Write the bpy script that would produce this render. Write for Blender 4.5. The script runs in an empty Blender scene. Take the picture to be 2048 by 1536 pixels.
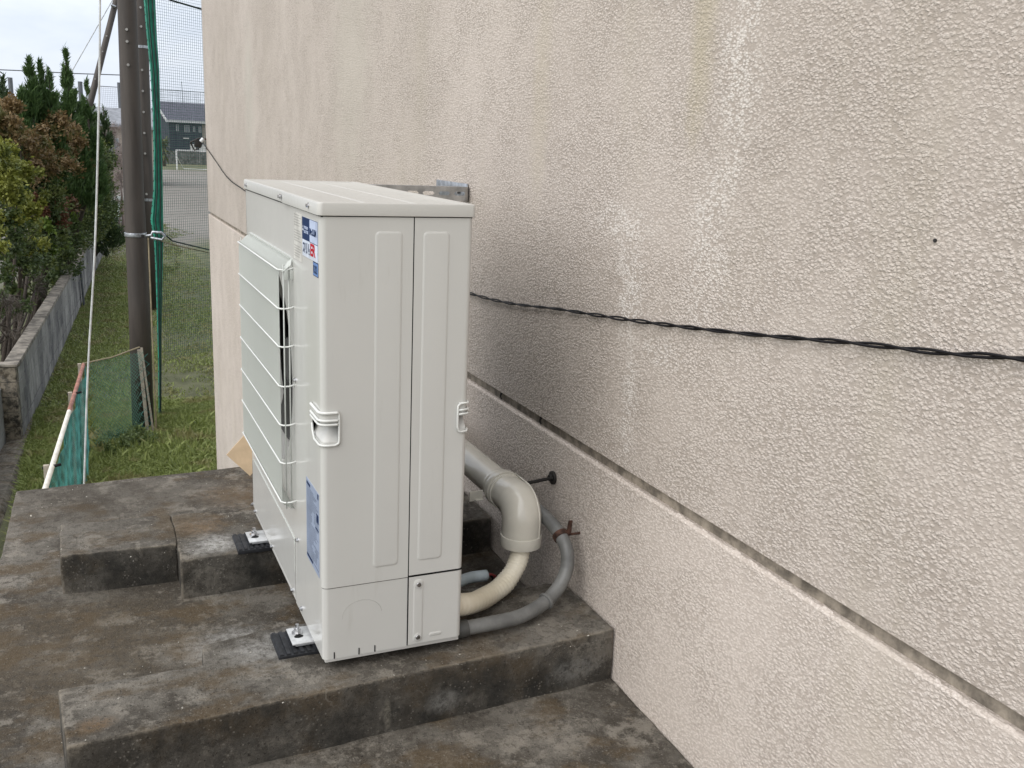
import bpy, bmesh, math, random
import numpy as np
from mathutils import Vector, Matrix, noise
random.seed(7); rng = np.random.default_rng(7)
SC = bpy.context.scene; COL = SC.collection
R = math.radians

# ------------------------------------------------------------------ camera
CAM = Vector((-0.4366, -1.9235, 1.1366))
YAW, PITCH, ROLL, FPX = R(24.39322), R(-13.8984), R(2.465877), 1917.04
fwd = Vector((math.sin(YAW)*math.cos(PITCH), math.cos(YAW)*math.cos(PITCH), math.sin(PITCH)))
rgt = Vector((math.cos(YAW), -math.sin(YAW), 0)); upv = rgt.cross(fwd)
r2 = rgt*math.cos(ROLL)+upv*math.sin(ROLL); u2 = upv*math.cos(ROLL)-rgt*math.sin(ROLL)
cd = bpy.data.cameras.new('camera'); cam = bpy.data.objects.new('camera', cd); COL.objects.link(cam)
cam.matrix_world = Matrix(((r2.x, u2.x, -fwd.x, CAM.x), (r2.y, u2.y, -fwd.y, CAM.y), (r2.z, u2.z, -fwd.z, CAM.z), (0, 0, 0, 1)))
cd.sensor_width = 36; cd.lens = FPX/2048*36; cd.clip_start = 0.05; cd.clip_end = 2000
SC.camera = cam
def ray(px): return fwd + r2*((px[0]-1024)/FPX) + u2*((768-px[1])/FPX)
def at(px, ax, v):                      # survey helper: where the photo's sight line meets a real plane
    d = ray(px); t = (v-CAM[ax])/d[ax]; return CAM+d*t

# ------------------------------------------------------------------ world, sun, exposure
W = bpy.data.worlds.new('World'); SC.world = W; W.use_nodes = True
wn = W.node_tree.nodes; wl = W.node_tree.links; wn.clear()
wo = wn.new('ShaderNodeOutputWorld'); wb = wn.new('ShaderNodeBackground'); wb.inputs['Strength'].default_value = 0.085
sky = wn.new('ShaderNodeTexSky'); sky.sky_type = 'NISHITA'; sky.sun_disc = False
SUN_EL, SUN_AZ = 45, -112                # azimuth from +Y towards +X
sky.sun_elevation = R(SUN_EL); sky.sun_rotation = R(SUN_AZ); sky.dust_density = 3.0; sky.air_density = 1.0
tc = wn.new('ShaderNodeTexCoord'); mp = wn.new('ShaderNodeMapping'); mp.inputs['Scale'].default_value = (1, 1, 2.6)
nz = wn.new('ShaderNodeTexNoise'); nz.inputs['Scale'].default_value = 2.2; nz.inputs['Detail'].default_value = 6; nz.inputs['Roughness'].default_value = .55
cr = wn.new('ShaderNodeValToRGB'); cr.color_ramp.elements[0].position = .36; cr.color_ramp.elements[0].color = (4.7, 5.15, 6.0, 1)
cr.color_ramp.elements[1].position = .62; cr.color_ramp.elements[1].color = (7.3, 7.45, 7.7, 1)
mx = wn.new('ShaderNodeMix'); mx.data_type = 'RGBA'; mx.inputs['Factor'].default_value = .88
wl.new(tc.outputs['Generated'], mp.inputs['Vector']); wl.new(mp.outputs['Vector'], nz.inputs['Vector']); wl.new(nz.outputs['Fac'], cr.inputs['Fac'])
wl.new(sky.outputs['Color'], mx.inputs['A']); wl.new(cr.outputs['Color'], mx.inputs['B'])
wl.new(mx.outputs['Result'], wb.inputs['Color']); wl.new(wb.outputs[0], wo.inputs[0])
sl = bpy.data.lights.new('sun', 'SUN'); sl.energy = 1.1; sl.angle = R(80); sl.color = (1, .97, .93)
sun = bpy.data.objects.new('sun', sl); COL.objects.link(sun)
sd = Vector((math.sin(R(SUN_AZ))*math.cos(R(SUN_EL)), math.cos(R(SUN_AZ))*math.cos(R(SUN_EL)), math.sin(R(SUN_EL))))
sun.rotation_euler = sd.to_track_quat('Z', 'Y').to_euler()
SC.view_settings.view_transform = 'Standard'; SC.view_settings.look = 'None'; SC.view_settings.gamma = 1
SC.view_settings.use_curve_mapping = False; SC.view_settings.exposure = 1.08
SC.cycles.max_bounces = 6; SC.cycles.diffuse_bounces = 3; SC.cycles.glossy_bounces = 3; SC.cycles.transmission_bounces = 2; SC.cycles.caustics_reflective = False; SC.cycles.caustics_refractive = False

# ------------------------------------------------------------------ materials
M = {}
class NT:
    def __init__(s, name):
        m = bpy.data.materials.new(name); m.use_nodes = True; s.m = m; s.n = m.node_tree.nodes; s.l = m.node_tree.links
        s.b = s.n['Principled BSDF']; M[name] = m
        s.tc = s.n.new('ShaderNodeTexCoord'); g = s.n.new('ShaderNodeNewGeometry'); s.geo = g; s.pos = g.outputs['Position']; s.cache = {}
    def sock(s, node, k, v):
        if isinstance(v, bpy.types.NodeSocket): s.l.new(v, node.inputs[k])
        elif v is not None: node.inputs[k].default_value = v
    def noise(s, scale, detail=4, rough=.55, vec=None, dist=0.0):
        n = s.n.new('ShaderNodeTexNoise'); n.inputs['Scale'].default_value = scale; n.inputs['Detail'].default_value = detail
        n.inputs['Roughness'].default_value = rough; n.inputs['Distortion'].default_value = dist
        s.l.new(vec or s.pos, n.inputs['Vector']); return n.outputs['Fac']
    def vor(s, scale, vec=None, feat='F1', out='Distance'):
        n = s.n.new('ShaderNodeTexVoronoi'); n.feature = feat; n.inputs['Scale'].default_value = scale
        s.l.new(vec or s.pos, n.inputs['Vector']); return n.outputs[out]
    def scalev(s, v, off=(0, 0, 0)):
        n = s.n.new('ShaderNodeMapping'); n.inputs['Scale'].default_value = v; n.inputs['Location'].default_value = off
        s.l.new(s.pos, n.inputs['Vector']); return n.outputs['Vector']
    def ramp(s, f, a, b, lo=0, hi=1):
        n = s.n.new('ShaderNodeMapRange'); n.interpolation_type = 'SMOOTHSTEP'
        s.l.new(f, n.inputs['Value']); n.inputs['From Min'].default_value = a; n.inputs['From Max'].default_value = b
        n.inputs['To Min'].default_value = lo; n.inputs['To Max'].default_value = hi; return n.outputs['Result']
    def math(s, op, a, b=None, clamp=False):
        n = s.n.new('ShaderNodeMath'); n.operation = op; n.use_clamp = clamp; s.sock(n, 0, a)
        if b is not None: s.sock(n, 1, b)
        return n.outputs[0]
    def mix(s, f, a, b, mode='MIX'):
        n = s.n.new('ShaderNodeMix'); n.data_type = 'RGBA'; n.blend_type = mode
        s.sock(n, 'Factor', f)
        for k, v in (('A', a), ('B', b)):
            if isinstance(v, bpy.types.NodeSocket): s.l.new(v, n.inputs[k])
            else: n.inputs[k].default_value = (*v, 1)
        return n.outputs['Result']
    def blob(s, c, rad, edge=.35, nscale=14, namp=.5):      # irregular stain round a point
        v = s.n.new('ShaderNodeVectorMath'); v.operation = 'SUBTRACT'; s.l.new(s.pos, v.inputs[0]); v.inputs[1].default_value = c
        d = s.n.new('ShaderNodeVectorMath'); d.operation = 'DIVIDE'; s.l.new(v.outputs[0], d.inputs[0]); d.inputs[1].default_value = rad
        ln = s.n.new('ShaderNodeVectorMath'); ln.operation = 'LENGTH'; s.l.new(d.outputs[0], ln.inputs[0])
        key = ('bn', 10 if nscale < 16 else 26)
        if key not in s.cache: s.cache[key] = s.math('SUBTRACT', s.noise(key[1], 5, .7), .5)
        q = s.math('ADD', ln.outputs['Value'], s.math('MULTIPLY', s.cache[key], namp*2))
        return s.ramp(q, 1.0, 1.0-edge, 0, 1)
    def base(s, c): 
        if isinstance(c, bpy.types.NodeSocket): s.l.new(c, s.b.inputs['Base Color'])
        else: s.b.inputs['Base Color'].default_value = (*c, 1)
    def rough(s, r): s.sock(s.b, 'Roughness', r)
    def bump(s, h, strength=.5, dist=.01):
        n = s.n.new('ShaderNodeBump'); n.inputs['Strength'].default_value = strength; n.inputs['Distance'].default_value = dist
        s.l.new(h, n.inputs['Height']); s.l.new(n.outputs[0], s.b.inputs['Normal']); return n
def simple(name, col, rough=.5, metal=0.0, var=.12, nscale=12, coat=0, bump=0, spec=None, col2=None):
    t = NT(name); f = t.noise(nscale, 5, .6)
    c2 = col2 or tuple(max(0, c*(1-var*2.2)) for c in col); c1 = tuple(min(1, c*(1+var)) for c in col)
    t.base(t.mix(t.ramp(f, .3, .7), c2, c1)); t.rough(t.ramp(f, .2, .8, rough*1.12, rough*.88)); t.b.inputs['Metallic'].default_value = metal
    if coat: t.b.inputs['Coat Weight'].default_value = coat; t.b.inputs['Coat Roughness'].default_value = .06
    if spec is not None: t.b.inputs['Specular IOR Level'].default_value = spec
    if bump: t.bump(t.noise(nscale*8, 4, .6), bump, .004)
    return t

# stucco (sprayed render on the building)
def stucco():
    t = NT('stucco')
    wv = t.scalev((1, .85, 1.2))
    vn = t.n.new('ShaderNodeTexVoronoi'); vn.feature = 'F1'; vn.inputs['Scale'].default_value = 158
    off = t.n.new('ShaderNodeTexNoise'); off.inputs['Scale'].default_value = 190; off.inputs['Detail'].default_value = 2; t.l.new(wv, off.inputs['Vector'])
    os_ = t.n.new('ShaderNodeVectorMath'); os_.operation = 'SCALE'; os_.inputs['Scale'].default_value = .009; t.l.new(off.outputs['Color'], os_.inputs[0])
    oa = t.n.new('ShaderNodeVectorMath'); oa.operation = 'ADD'; t.l.new(wv, oa.inputs[0]); t.l.new(os_.outputs[0], oa.inputs[1]); t.l.new(oa.outputs[0], vn.inputs['Vector'])
    rnd = t.n.new('ShaderNodeSeparateXYZ'); t.l.new(vn.outputs['Color'], rnd.inputs[0])
    f = t.math('SUBTRACT', t.math('ADD', .62, t.math('MULTIPLY', rnd.outputs[0], .3)), t.math('MULTIPLY', vn.outputs['Distance'], .75)); lg = t.noise(1.1, 4, .6); streak = t.noise(3.0, 4, .6, t.scalev((1, 1, .13)))
    m = t.noise(26, 4, .65); lg2 = t.noise(4.5, 4, .6)
    h = t.math('ADD', t.math('MULTIPLY', t.ramp(f, .12, .90), t.ramp(lg2, .32, .66, .55, 1.1)), t.math('MULTIPLY', m, 1.1))
    c = t.mix(t.ramp(lg, .35, .7), (.555, .490, .432), (.625, .555, .495))
    c = t.mix(t.math('MULTIPLY', t.ramp(f, .20, .44, .62, 0), t.ramp(lg2, .34, .64, .45, 1.0)), c, (.33, .28, .235))              # darker in the pits
    c = t.mix(t.ramp(f, .52, .74, 0, .6), c, (.74, .675, .61))             # paler on the crests
    c = t.mix(t.ramp(streak, .56, .72, 0, .30), c, (.50, .45, .36))          # faint runs
    crust = t.ramp(t.math('ADD', f, t.math('MULTIPLY', m, 1.2)), .85, 1.25)
    for (cc, rr, cl, k) in [((.734, -.34, 1.30), (.2, .09, .26), (.82, .775, .715), .65), ((.734, -.28, .98), (.2, .10, .24), (.82, .775, .715), .55),
                            ((.734, .06, .97), (.2, .18, .07), (.82, .77, .71), .7), ((.734, .0, .80), (.2, .09, .18), (.83, .785, .73), .7),
                            ((.734, -.02, .56), (.2, .05, .2), (.82, .775, .72), .6), ((.734, -.12, .70), (.2, .16, .05), (.82, .775, .72), .5)]:
        c = t.mix(t.math('MULTIPLY', t.math('MULTIPLY', t.blob(cc, rr, .8, 11, .75), k), crust), c, cl)
    for (cc, rr, cl, k) in [((.734, -.20, 1.38), (.2, .06, .32), (.50, .44, .32), .6), ((.734, -.33, 1.55), (.2, .14, .12), (.50, .485, .46), .5),
                            ((.734, .55, 1.28), (.2, .08, .45), (.53, .47, .365), .4), ((.734, 2.6, 1.5), (.2, .5, .9), (.60, .56, .48), .4),
                            ((.734, 5.5, 1.4), (.2, .3, .7), (.56, .54, .47), .4)]:
        c = t.mix(t.math('MULTIPLY', t.blob(cc, rr, .8, 11, .6), k), c, cl)
    t.base(c); t.rough(.88); t.b.inputs['Specular IOR Level'].default_value = .2
    t.bump(h, .7, .0030)
stucco()
def concrete(name, mould, patches=(), warm=1.0):
    t = NT(name)
    a = t.noise(2.6, 8, .7); b = t.noise(9, 8, .74); f = t.noise(60, 6, .8); g = t.noise(260, 3, .7)
    c = t.mix(t.ramp(a, .42, .58), (.066, .057, .045), (.158, .144, .122))
    c = t.mix(t.ramp(b, .51, .60, 0, .85), c, (.245, .222, .186))
    c = t.mix(t.ramp(t.noise(24, 6, .8), .52, .58, 0, .55), c, (.055, .046, .036))
    c = t.mix(t.ramp(t.noise(5.2, 5, .6, t.scalev((1, 1.5, 1), (3, 1, 0))), .48, .62, 0, .75), c, (.098, .068, .036))
    c = t.mix(t.ramp(f, .54, .66, 0, .6), c, (.030, .026, .021)); c = t.mix(t.ramp(f, .46, .36, 0, .5), c, (.20, .18, .15))
    c = t.mix(t.ramp(g, .60, .70, 0, .55), c, (.27, .25, .21))
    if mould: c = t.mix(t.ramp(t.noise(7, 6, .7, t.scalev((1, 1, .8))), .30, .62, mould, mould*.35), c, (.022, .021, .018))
    pv = t.n.new('ShaderNodeTexVoronoi'); pv.inputs['Scale'].default_value = 120; t.l.new(t.pos, pv.inputs['Vector'])
    ps = t.n.new('ShaderNodeSeparateXYZ'); t.l.new(pv.outputs['Color'], ps.inputs[0])
    pit = t.math('MULTIPLY', t.ramp(pv.outputs['Distance'], .26, .14), t.ramp(ps.outputs[0], .62, .66)); agg = t.math('MULTIPLY', t.ramp(pv.outputs['Distance'], .34, .2), t.ramp(ps.outputs[1], .74, .78))
    c = t.mix(t.math('MULTIPLY', agg, .4), c, (.27, .25, .215)); c = t.mix(t.math('MULTIPLY', pit, .5), c, (.025, .021, .017))
    # fine pale crack lines
    n = t.n.new('ShaderNodeTexVoronoi'); n.feature = 'DISTANCE_TO_EDGE'; n.inputs['Scale'].default_value = 2.3
    wv = t.n.new('ShaderNodeVectorMath'); wv.operation = 'ADD'; nn = t.n.new('ShaderNodeTexNoise'); nn.inputs['Scale'].default_value = 9; nn.inputs['Detail'].default_value = 5
    t.l.new(t.pos, nn.inputs['Vector']); sc = t.n.new('ShaderNodeVectorMath'); sc.operation = 'SCALE'; sc.inputs['Scale'].default_value = .22; t.l.new(nn.outputs['Color'], sc.inputs[0])
    t.l.new(t.pos, wv.inputs[0]); t.l.new(sc.outputs[0], wv.inputs[1]); t.l.new(wv.outputs[0], n.inputs['Vector'])
    crk = t.math('MULTIPLY', t.ramp(n.outputs['Distance'], .007, .002), t.ramp(a, .52, .62))
    c = t.mix(t.math('MULTIPLY', crk, .4), c, (.22, .20, .17))
    if mould: c = t.mix(t.math('MULTIPLY', t.ramp(t.geo.outputs['Pointiness'], .515, .60), t.ramp(b, .40, .58)), c, (.26, .225, .175))   # edges rubbed bare
    for (cc, rr, cl, k, ns, na) in patches:
        c = t.mix(t.math('MULTIPLY', t.math('MULTIPLY', t.blob(cc, rr, .8, ns, na), k), t.ramp(f, .62, .42, .25, 1)), c, cl)
    t.base(c); t.rough(t.ramp(b, .3, .7, .95, .78)); t.b.inputs['Specular IOR Level'].default_value = .3
    h = t.math('ADD', t.math('MULTIPLY', b, .8), t.math('ADD', t.math('MULTIPLY', f, .5), t.math('MULTIPLY', g, .25)))
    t.bump(t.math('SUBTRACT', h, t.math('MULTIPLY', pit, .5)), .9, .012)
DUST = (.40, .39, .365)
concrete('slab_concrete', 0, [((-.13, .42, -.16), (.16, .13, .3), DUST, .75, 22, .6), ((-.2, .28, -.16), (.09, .10, .3), DUST, .35, 30, .6),
                              ((-.5, .55, -.16), (.5, .4, .4), (.10, .075, .045), .55, 6, .5), ((-.42, 1.5, -.15), (.5, .28, .3), (.055, .045, .033), .6, 6, .5),
                              ((.05, 1.45, -.15), (.25, .2, .2), (.13, .085, .045), .6, 8, .5), ((.2, -.5, -.18), (.5, .3, .2), (.085, .07, .05), .5, 6, .5)])
concrete('plinth_top', .12, [((-.09, .15, -.03), (.14, .09, .08), DUST, .55, 24, .6), ((.0, .2, -.03), (.1, .06, .08), DUST, .5, 30, .5), ((-.47, -.035, -.03), (.05, .035, .02), (.17, .11, .06), .7, 34, .5),
                             ((-.13, .80, -.03), (.11, .09, .06), (.42, .41, .385), .85, 26, .55), ((-.15, .95, -.03), (.1, .1, .06), (.20, .13, .07), .5, 10, .5),
                             ((.45, .0, -.03), (.2, .1, .05), (.20, .185, .16), .4, 20, .6)])
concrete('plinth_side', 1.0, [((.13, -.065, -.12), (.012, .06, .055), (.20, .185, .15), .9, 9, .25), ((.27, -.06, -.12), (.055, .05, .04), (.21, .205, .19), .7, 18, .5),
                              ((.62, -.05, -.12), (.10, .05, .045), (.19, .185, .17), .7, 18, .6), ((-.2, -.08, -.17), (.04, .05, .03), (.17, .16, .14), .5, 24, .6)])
concrete('old_concrete', .35)
def blockmat():
    t = NT('wall_block'); r = t.n.new('ShaderNodeObjectInfo').outputs['Random']
    a = t.noise(1.6, 5, .65, t.scalev((1, 1, .45))); b = t.noise(14, 5, .7)
    c = t.mix(t.ramp(a, .38, .62), (.075, .075, .078), (.30, .295, .28)); c = t.mix(t.ramp(r, .0, 1., 0, .55), c, (.19, .185, .175))
    c = t.mix(t.ramp(b, .55, .75, 0, .6), c, (.42, .42, .40)); t.base(c); t.rough(.93); t.bump(b, .5, .02)
blockmat()
simple('joint_mortar', (.30, .26, .21), .9, var=.25, nscale=25, bump=.4); simple('mortar', (.10, .098, .09), .95, nscale=20)
simple('wall_cap', (.23, .205, .17), .9, var=.3, nscale=6, bump=.4)
# ground: worn schoolyard grit with grass
def groundmat():
    t = NT('ground_soil')
    a = t.noise(.42, 5, .6); b = t.noise(2.4, 6, .65); f = t.noise(40, 4, .7)
    sep = t.n.new('ShaderNodeSeparateXYZ'); t.l.new(t.pos, sep.inputs[0])
    near = t.ramp(t.math('SUBTRACT', sep.outputs['Y'], t.math('MULTIPLY', sep.outputs['X'], 1.6)), 37, 26)
    grit = t.mix(t.ramp(b, .3, .7), (.17, .155, .135), (.225, .205, .18)); grit = t.mix(t.ramp(f, .5, .7, 0, .5), grit, (.11, .10, .09))
    far = t.ramp(t.noise(.06, 3, .5), .42, .6); grit = t.mix(t.math('MULTIPLY', far, .4), grit, (.25, .235, .21))
    grass = t.mix(t.ramp(b, .35, .65), (.075, .085, .034), (.14, .147, .07)); grass = t.mix(t.ramp(f, .45, .62, 0, .6), grass, (.12, .112, .08))
    k = t.ramp(t.math('ADD', t.math('MULTIPLY', near, .62), t.math('MULTIPLY', t.math('ADD', a, b), .40)), .52, .80)
    verge = t.math('MULTIPLY', t.ramp(sep.outputs['Y'], 115.5, 116.5), t.ramp(sep.outputs['Y'], 150, 140))
    k = t.math('MAXIMUM', k, verge)
    t.base(t.mix(k, grit, grass)); t.rough(.95); t.bump(f, .5, .03)
groundmat()
def leafmat(name, c1, c2, c3=None, rough=.55, trans=.25):
    t = NT(name); r = t.geo.outputs['Random Per Island']; n = t.noise(2.2, 4, .6)
    c = t.mix(r, c1, c2)
    if c3: c = t.mix(t.ramp(n, .50, .62, 0, .85), c, c3)
    t.base(c); t.rough(rough)
    tr = t.n.new('ShaderNodeBsdfTranslucent'); t.l.new(c, tr.inputs['Color']); ms = t.n.new('ShaderNodeMixShader'); ms.inputs[0].default_value = trans
    o = t.n['Material Output']; t.l.new(t.b.outputs[0], ms.inputs[1]); t.l.new(tr.outputs[0], ms.inputs[2]); t.l.new(ms.outputs[0], o.inputs['Surface'])
leafmat('grass_blade', (.15, .19, .045), (.31, .36, .115), (.28, .26, .11))
leafmat('grass_far', (.12, .15, .042), (.21, .24, .085), (.18, .165, .08))
leafmat('conifer_green', (.05, .10, .032), (.115, .19, .06))
leafmat('conifer_dark', (.03, .058, .022), (.075, .115, .042))
leafmat('leaf_rust', (.15, .098, .042), (.26, .175, .08), (.11, .12, .036))
leafmat('leaf_red', (.17, .075, .045), (.25, .12, .07), (.09, .085, .03))
leafmat('leaf_lime', (.17, .19, .03), (.31, .32, .065), (.09, .12, .026))
leafmat('leaf_dark', (.035, .06, .018), (.09, .13, .036), (.125, .15, .036))
leafmat('leaf_fresh', (.10, .17, .025), (.20, .28, .05))
leafmat('dry_twig', (.17, .135, .12), (.26, .21, .19), trans=.0)
leafmat('weed_leaf', (.075, .11, .035), (.18, .235, .085))
leafmat('bare_stem', (.06, .045, .035), (.12, .10, .08), trans=.0)
leafmat('palm_leaf', (.06, .08, .03), (.16, .17, .06))
simple('bark', (.055, .042, .032), .9, nscale=30, bump=.5)
# air conditioner
def paint(name, col, r):
    t = NT(name); n = t.noise(3, 3); f = t.noise(5, 2, .5); k = t.noise(26, 5, .7, t.scalev((1, 1, .12))); w = t.noise(60, 5, .75)
    c = t.mix(t.ramp(n, .3, .7), tuple(c*.97 for c in col), col); c = t.mix(t.ramp(k, .58, .74, 0, .16), c, (.36, .34, .29)); c = t.mix(t.ramp(w, .64, .74, 0, .25), c, (.40, .38, .33))
    t.base(c); t.rough(t.ramp(w, .4, .7, r, r*1.35)); t.b.inputs['Specular IOR Level'].default_value = .5; t.bump(f, .12, .006)
    return t
paint('unit_paint', (.585, .582, .552), .36); paint('unit_gloss', (.585, .582, .552), .13)
paint('unit_front', (.585, .582, .552), .13)
paint('unit_lid', (.52, .512, .478), .38)
paint('guard_white', (.50, .52, .485), .35); paint('wire_white', (.72, .73, .70), .35)
simple('black_inside', (.006, .006, .006), .6)
simple('fan_grey', (.05, .05, .05), .5)
simple('fin_dark', (.06, .06, .06), .5, metal=.6)
simple('screw_steel', (.55, .55, .56), .25, metal=1, nscale=80)
simple('galvanised', (.44, .46, .49), .38, metal=.85, var=.2, nscale=30)
simple('strut_steel', (.42, .41, .39), .5, metal=.55, var=.15, nscale=25)
simple('zinc_foot', (.62, .63, .63), .35, metal=.35, var=.12, nscale=30)
simple('sticker_navy', (.010, .030, .095), .6, spec=.12); simple('sticker_pale', (.47, .54, .70), .6, spec=.12); simple('sticker_blue', (.16, .27, .52), .6, spec=.12)
simple('sticker_white', (.62, .67, .76), .6, spec=.12); simple('print_dark', (.015, .03, .08), .6, spec=.12); simple('print_red', (.5, .015, .03), .6, spec=.12); simple('print_grey', (.17, .2, .26), .6, spec=.12)
simple('plate_blue', (.29, .34, .44), .6, spec=.12, var=.06); simple('print_faint', (.42, .41, .38), .6, spec=.12); simple('sheet_faint', (.60, .59, .55), .6, spec=.12); simple('print_black', (.012, .012, .012), .6, spec=.12)
simple('seam_shade', (.12, .115, .10), .6); simple('rubber', (.011, .012, .015), .55, nscale=60, var=.3)
simple('duct_pvc', (.63, .60, .52), .2, coat=.25, nscale=6, var=.05)
def tape():
    t = NT('wrap_tape'); n = t.noise(10, 4); t.base(t.mix(t.ramp(n, .3, .7), (.72, .65, .50), (.82, .76, .62))); t.rough(.45)
tape()
simple('conduit_grey', (.165, .165, .157), .45, nscale=14, var=.15); simple('conduit_dark', (.07, .07, .065), .5)
simple('cable_blue', (.46, .53, .56), .45, var=.1); simple('wire_red', (.22, .03, .03), .5); simple('rust', (.075, .035, .022), .8, metal=.2, nscale=50, var=.35)
simple('black_steel', (.03, .028, .026), .5, metal=.4); simple('wire_black', (.007, .006, .007), .5, nscale=30, spec=.25)
simple('cardboard', (.60, .45, .29), .85, var=.06)
simple('porcelain', (.75, .77, .78), .2)
# yard things
def polemat():
    t = NT('pole_brown'); n = t.noise(7, 5, .6, t.scalev((1, 1, .12))); f = t.noise(60, 3)
    t.base(t.mix(t.ramp(n, .35, .65), (.042, .035, .030), (.068, .056, .047))); t.rough(.6); t.bump(f, .2, .004)
polemat()
simple('net_green', (.022, .25, .165), .55, var=.25, nscale=9, col2=(.014, .17, .115)); simple('net_thin', (.02, .10, .07), .6); simple('net_pale', (.07, .22, .16), .6); simple('net_teal', (.06, .27, .24), .55, var=.25, nscale=8)
simple('rope_white', (.60, .62, .62), .7); simple('rope_tan', (.30, .25, .16), .8); simple('rope_dark', (.02, .04, .035), .7)
simple('bar_red', (.36, .16, .115), .6, var=.18, nscale=9); simple('bar_white', (.78, .75, .66), .55, var=.08, nscale=14); simple('stake_wood', (.42, .37, .30), .85, nscale=18)
simple('house_navy', (.018, .027, .040), .6); simple('roof_slate', (.095, .095, .125), .7, nscale=3); simple('trim_pale', (.55, .56, .56), .5); simple('house_white', (.62, .61, .58), .7)
simple('window_glass', (.16, .18, .19), .15); simple('roof_grey', (.24, .25, .27), .7, nscale=2); simple('wall_beige', (.30, .26, .22), .8); simple('fence_grey', (.13, .13, .12), .8, var=.3, nscale=2.5)
simple('goal_white', (.80, .80, .78), .4); simple('path_pale', (.25, .285, .265), .9, nscale=.6); simple('steel_pole', (.10, .11, .12), .5); simple('post_green', (.02, .06, .035), .5)
simple('pebble', (.55, .52, .45), .8); simple('chip_yellow', (.62, .50, .27), .7); simple('grit', (.42, .40, .35), .9)
simple('window_frame', (.35, .36, .36), .5)

# ------------------------------------------------------------------ mesh helpers
ORG = {}
def tag(o, label=None, cat=None, group=None, kind=None):
    if label: o['label'] = label
    if cat: o['category'] = cat
    if group: o['group'] = group
    if kind: o['kind'] = kind
    return o
def thing(name, label, cat, loc=(0, 0, 0), group=None):
    o = bpy.data.objects.new(name, None); COL.objects.link(o); o.empty_display_size = .1; o.location = loc; ORG[o.name] = Vector(loc)
    return tag(o, label, cat, group)
def tri_frame(d):
    d = d.normalized(); a = Vector((0, 0, 1)) if abs(d.z) < .9 else Vector((1, 0, 0)); u = d.cross(a).normalized(); return u, d.cross(u).normalized()
class MB:
    def __init__(s): s.v = []; s.f = []
    def add(s, vs, fs):
        k = len(s.v); s.v += [tuple(v) for v in vs]; s.f += [tuple(i+k for i in f) for f in fs]; return s
    def box(s, lo, hi):
        x0, y0, z0 = lo; x1, y1, z1 = hi
        return s.add([(x0, y0, z0), (x1, y0, z0), (x1, y1, z0), (x0, y1, z0), (x0, y0, z1), (x1, y0, z1), (x1, y1, z1), (x0, y1, z1)],
                     [(0, 3, 2, 1), (4, 5, 6, 7), (0, 1, 5, 4), (1, 2, 6, 5), (2, 3, 7, 6), (3, 0, 4, 7)])
    def hexa(s, b, t):                     # 4 bottom pts (ccw from above), 4 top pts
        return s.add(list(b)+list(t), [(0, 3, 2, 1), (4, 5, 6, 7), (0, 1, 5, 4), (1, 2, 6, 5), (2, 3, 7, 6), (3, 0, 4, 7)])
    def tube(s, pts, r, seg=8, caps=True):
        pts = [Vector(p) for p in pts]; n = len(pts); rs = r if isinstance(r, (list, tuple)) else [r]*n
        u = None; rings = []
        for i, p in enumerate(pts):
            d = (pts[min(i+1, n-1)]-pts[max(i-1, 0)]).normalized()
            if u is None: u, w = tri_frame(d)
            else:
                u = (u-d*u.dot(d)).normalized(); w = d.cross(u)
            rings.append([p+(u*math.cos(2*math.pi*k/seg)+w*math.sin(2*math.pi*k/seg))*rs[i] for k in range(seg)])
        vs = [v for rg in rings for v in rg]; fs = []
        for i in range(n-1):
            for k in range(seg):
                a = i*seg+k; b = i*seg+(k+1) % seg; fs.append((a, b, b+seg, a+seg))
        if caps: fs += [tuple(range(seg-1, -1, -1)), tuple((n-1)*seg+k for k in range(seg))]
        return s.add(vs, fs)
    def bar(s, a, b, r, seg=3): return s.tube([a, b], r, seg, False)
    def prism(s, poly, ax, a, b):          # polygon (2D) extruded along axis
        def p(q, h): return (h, q[0], q[1]) if ax == 0 else (q[0], h, q[1]) if ax == 1 else (q[0], q[1], h)
        n = len(poly); vs = [p(q, a) for q in poly]+[p(q, b) for q in poly]
        fs = [tuple(range(n)), tuple(range(2*n-1, n-1, -1))]+[(i, i+n, (i+1) % n+n, (i+1) % n) for i in range(n)]
        return s.add(vs, fs)
    def build(s, name, mat, parent=None, smooth=False, bevel=0, seg=2, mats=None, fm=None):
        o0 = Vector((0, 0, 0)); p = parent
        while p is not None:
            if p.name in ORG: o0 = ORG[p.name]; break
            p = p.parent
        me = bpy.data.meshes.new(name)
        me.from_pydata([tuple(Vector(v)-o0) for v in s.v], [], s.f)
        bm = bmesh.new(); bm.from_mesh(me); bmesh.ops.recalc_face_normals(bm, faces=bm.faces)
        if bevel:
            es = [e for e in bm.edges if e.is_manifold and e.calc_face_angle(0) > R(30)]
            bmesh.ops.bevel(bm, geom=es, offset=bevel, segments=seg, profile=.6, affect='EDGES', clamp_overlap=True)
        bm.to_mesh(me); bm.free()
        for mm in (mats or [mat]): me.materials.append(M[mm])
        if fm:
            for poly in me.polygons: poly.material_index = fm(poly)
        if smooth or bevel:
            me.polygons.foreach_set('use_smooth', [True]*len(me.polygons))
            if bevel or smooth == 'auto':
                me.set_sharp_from_angle(angle=R(40))
        o = bpy.data.objects.new(name, me); COL.objects.link(o); o.parent = parent; return o
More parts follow.
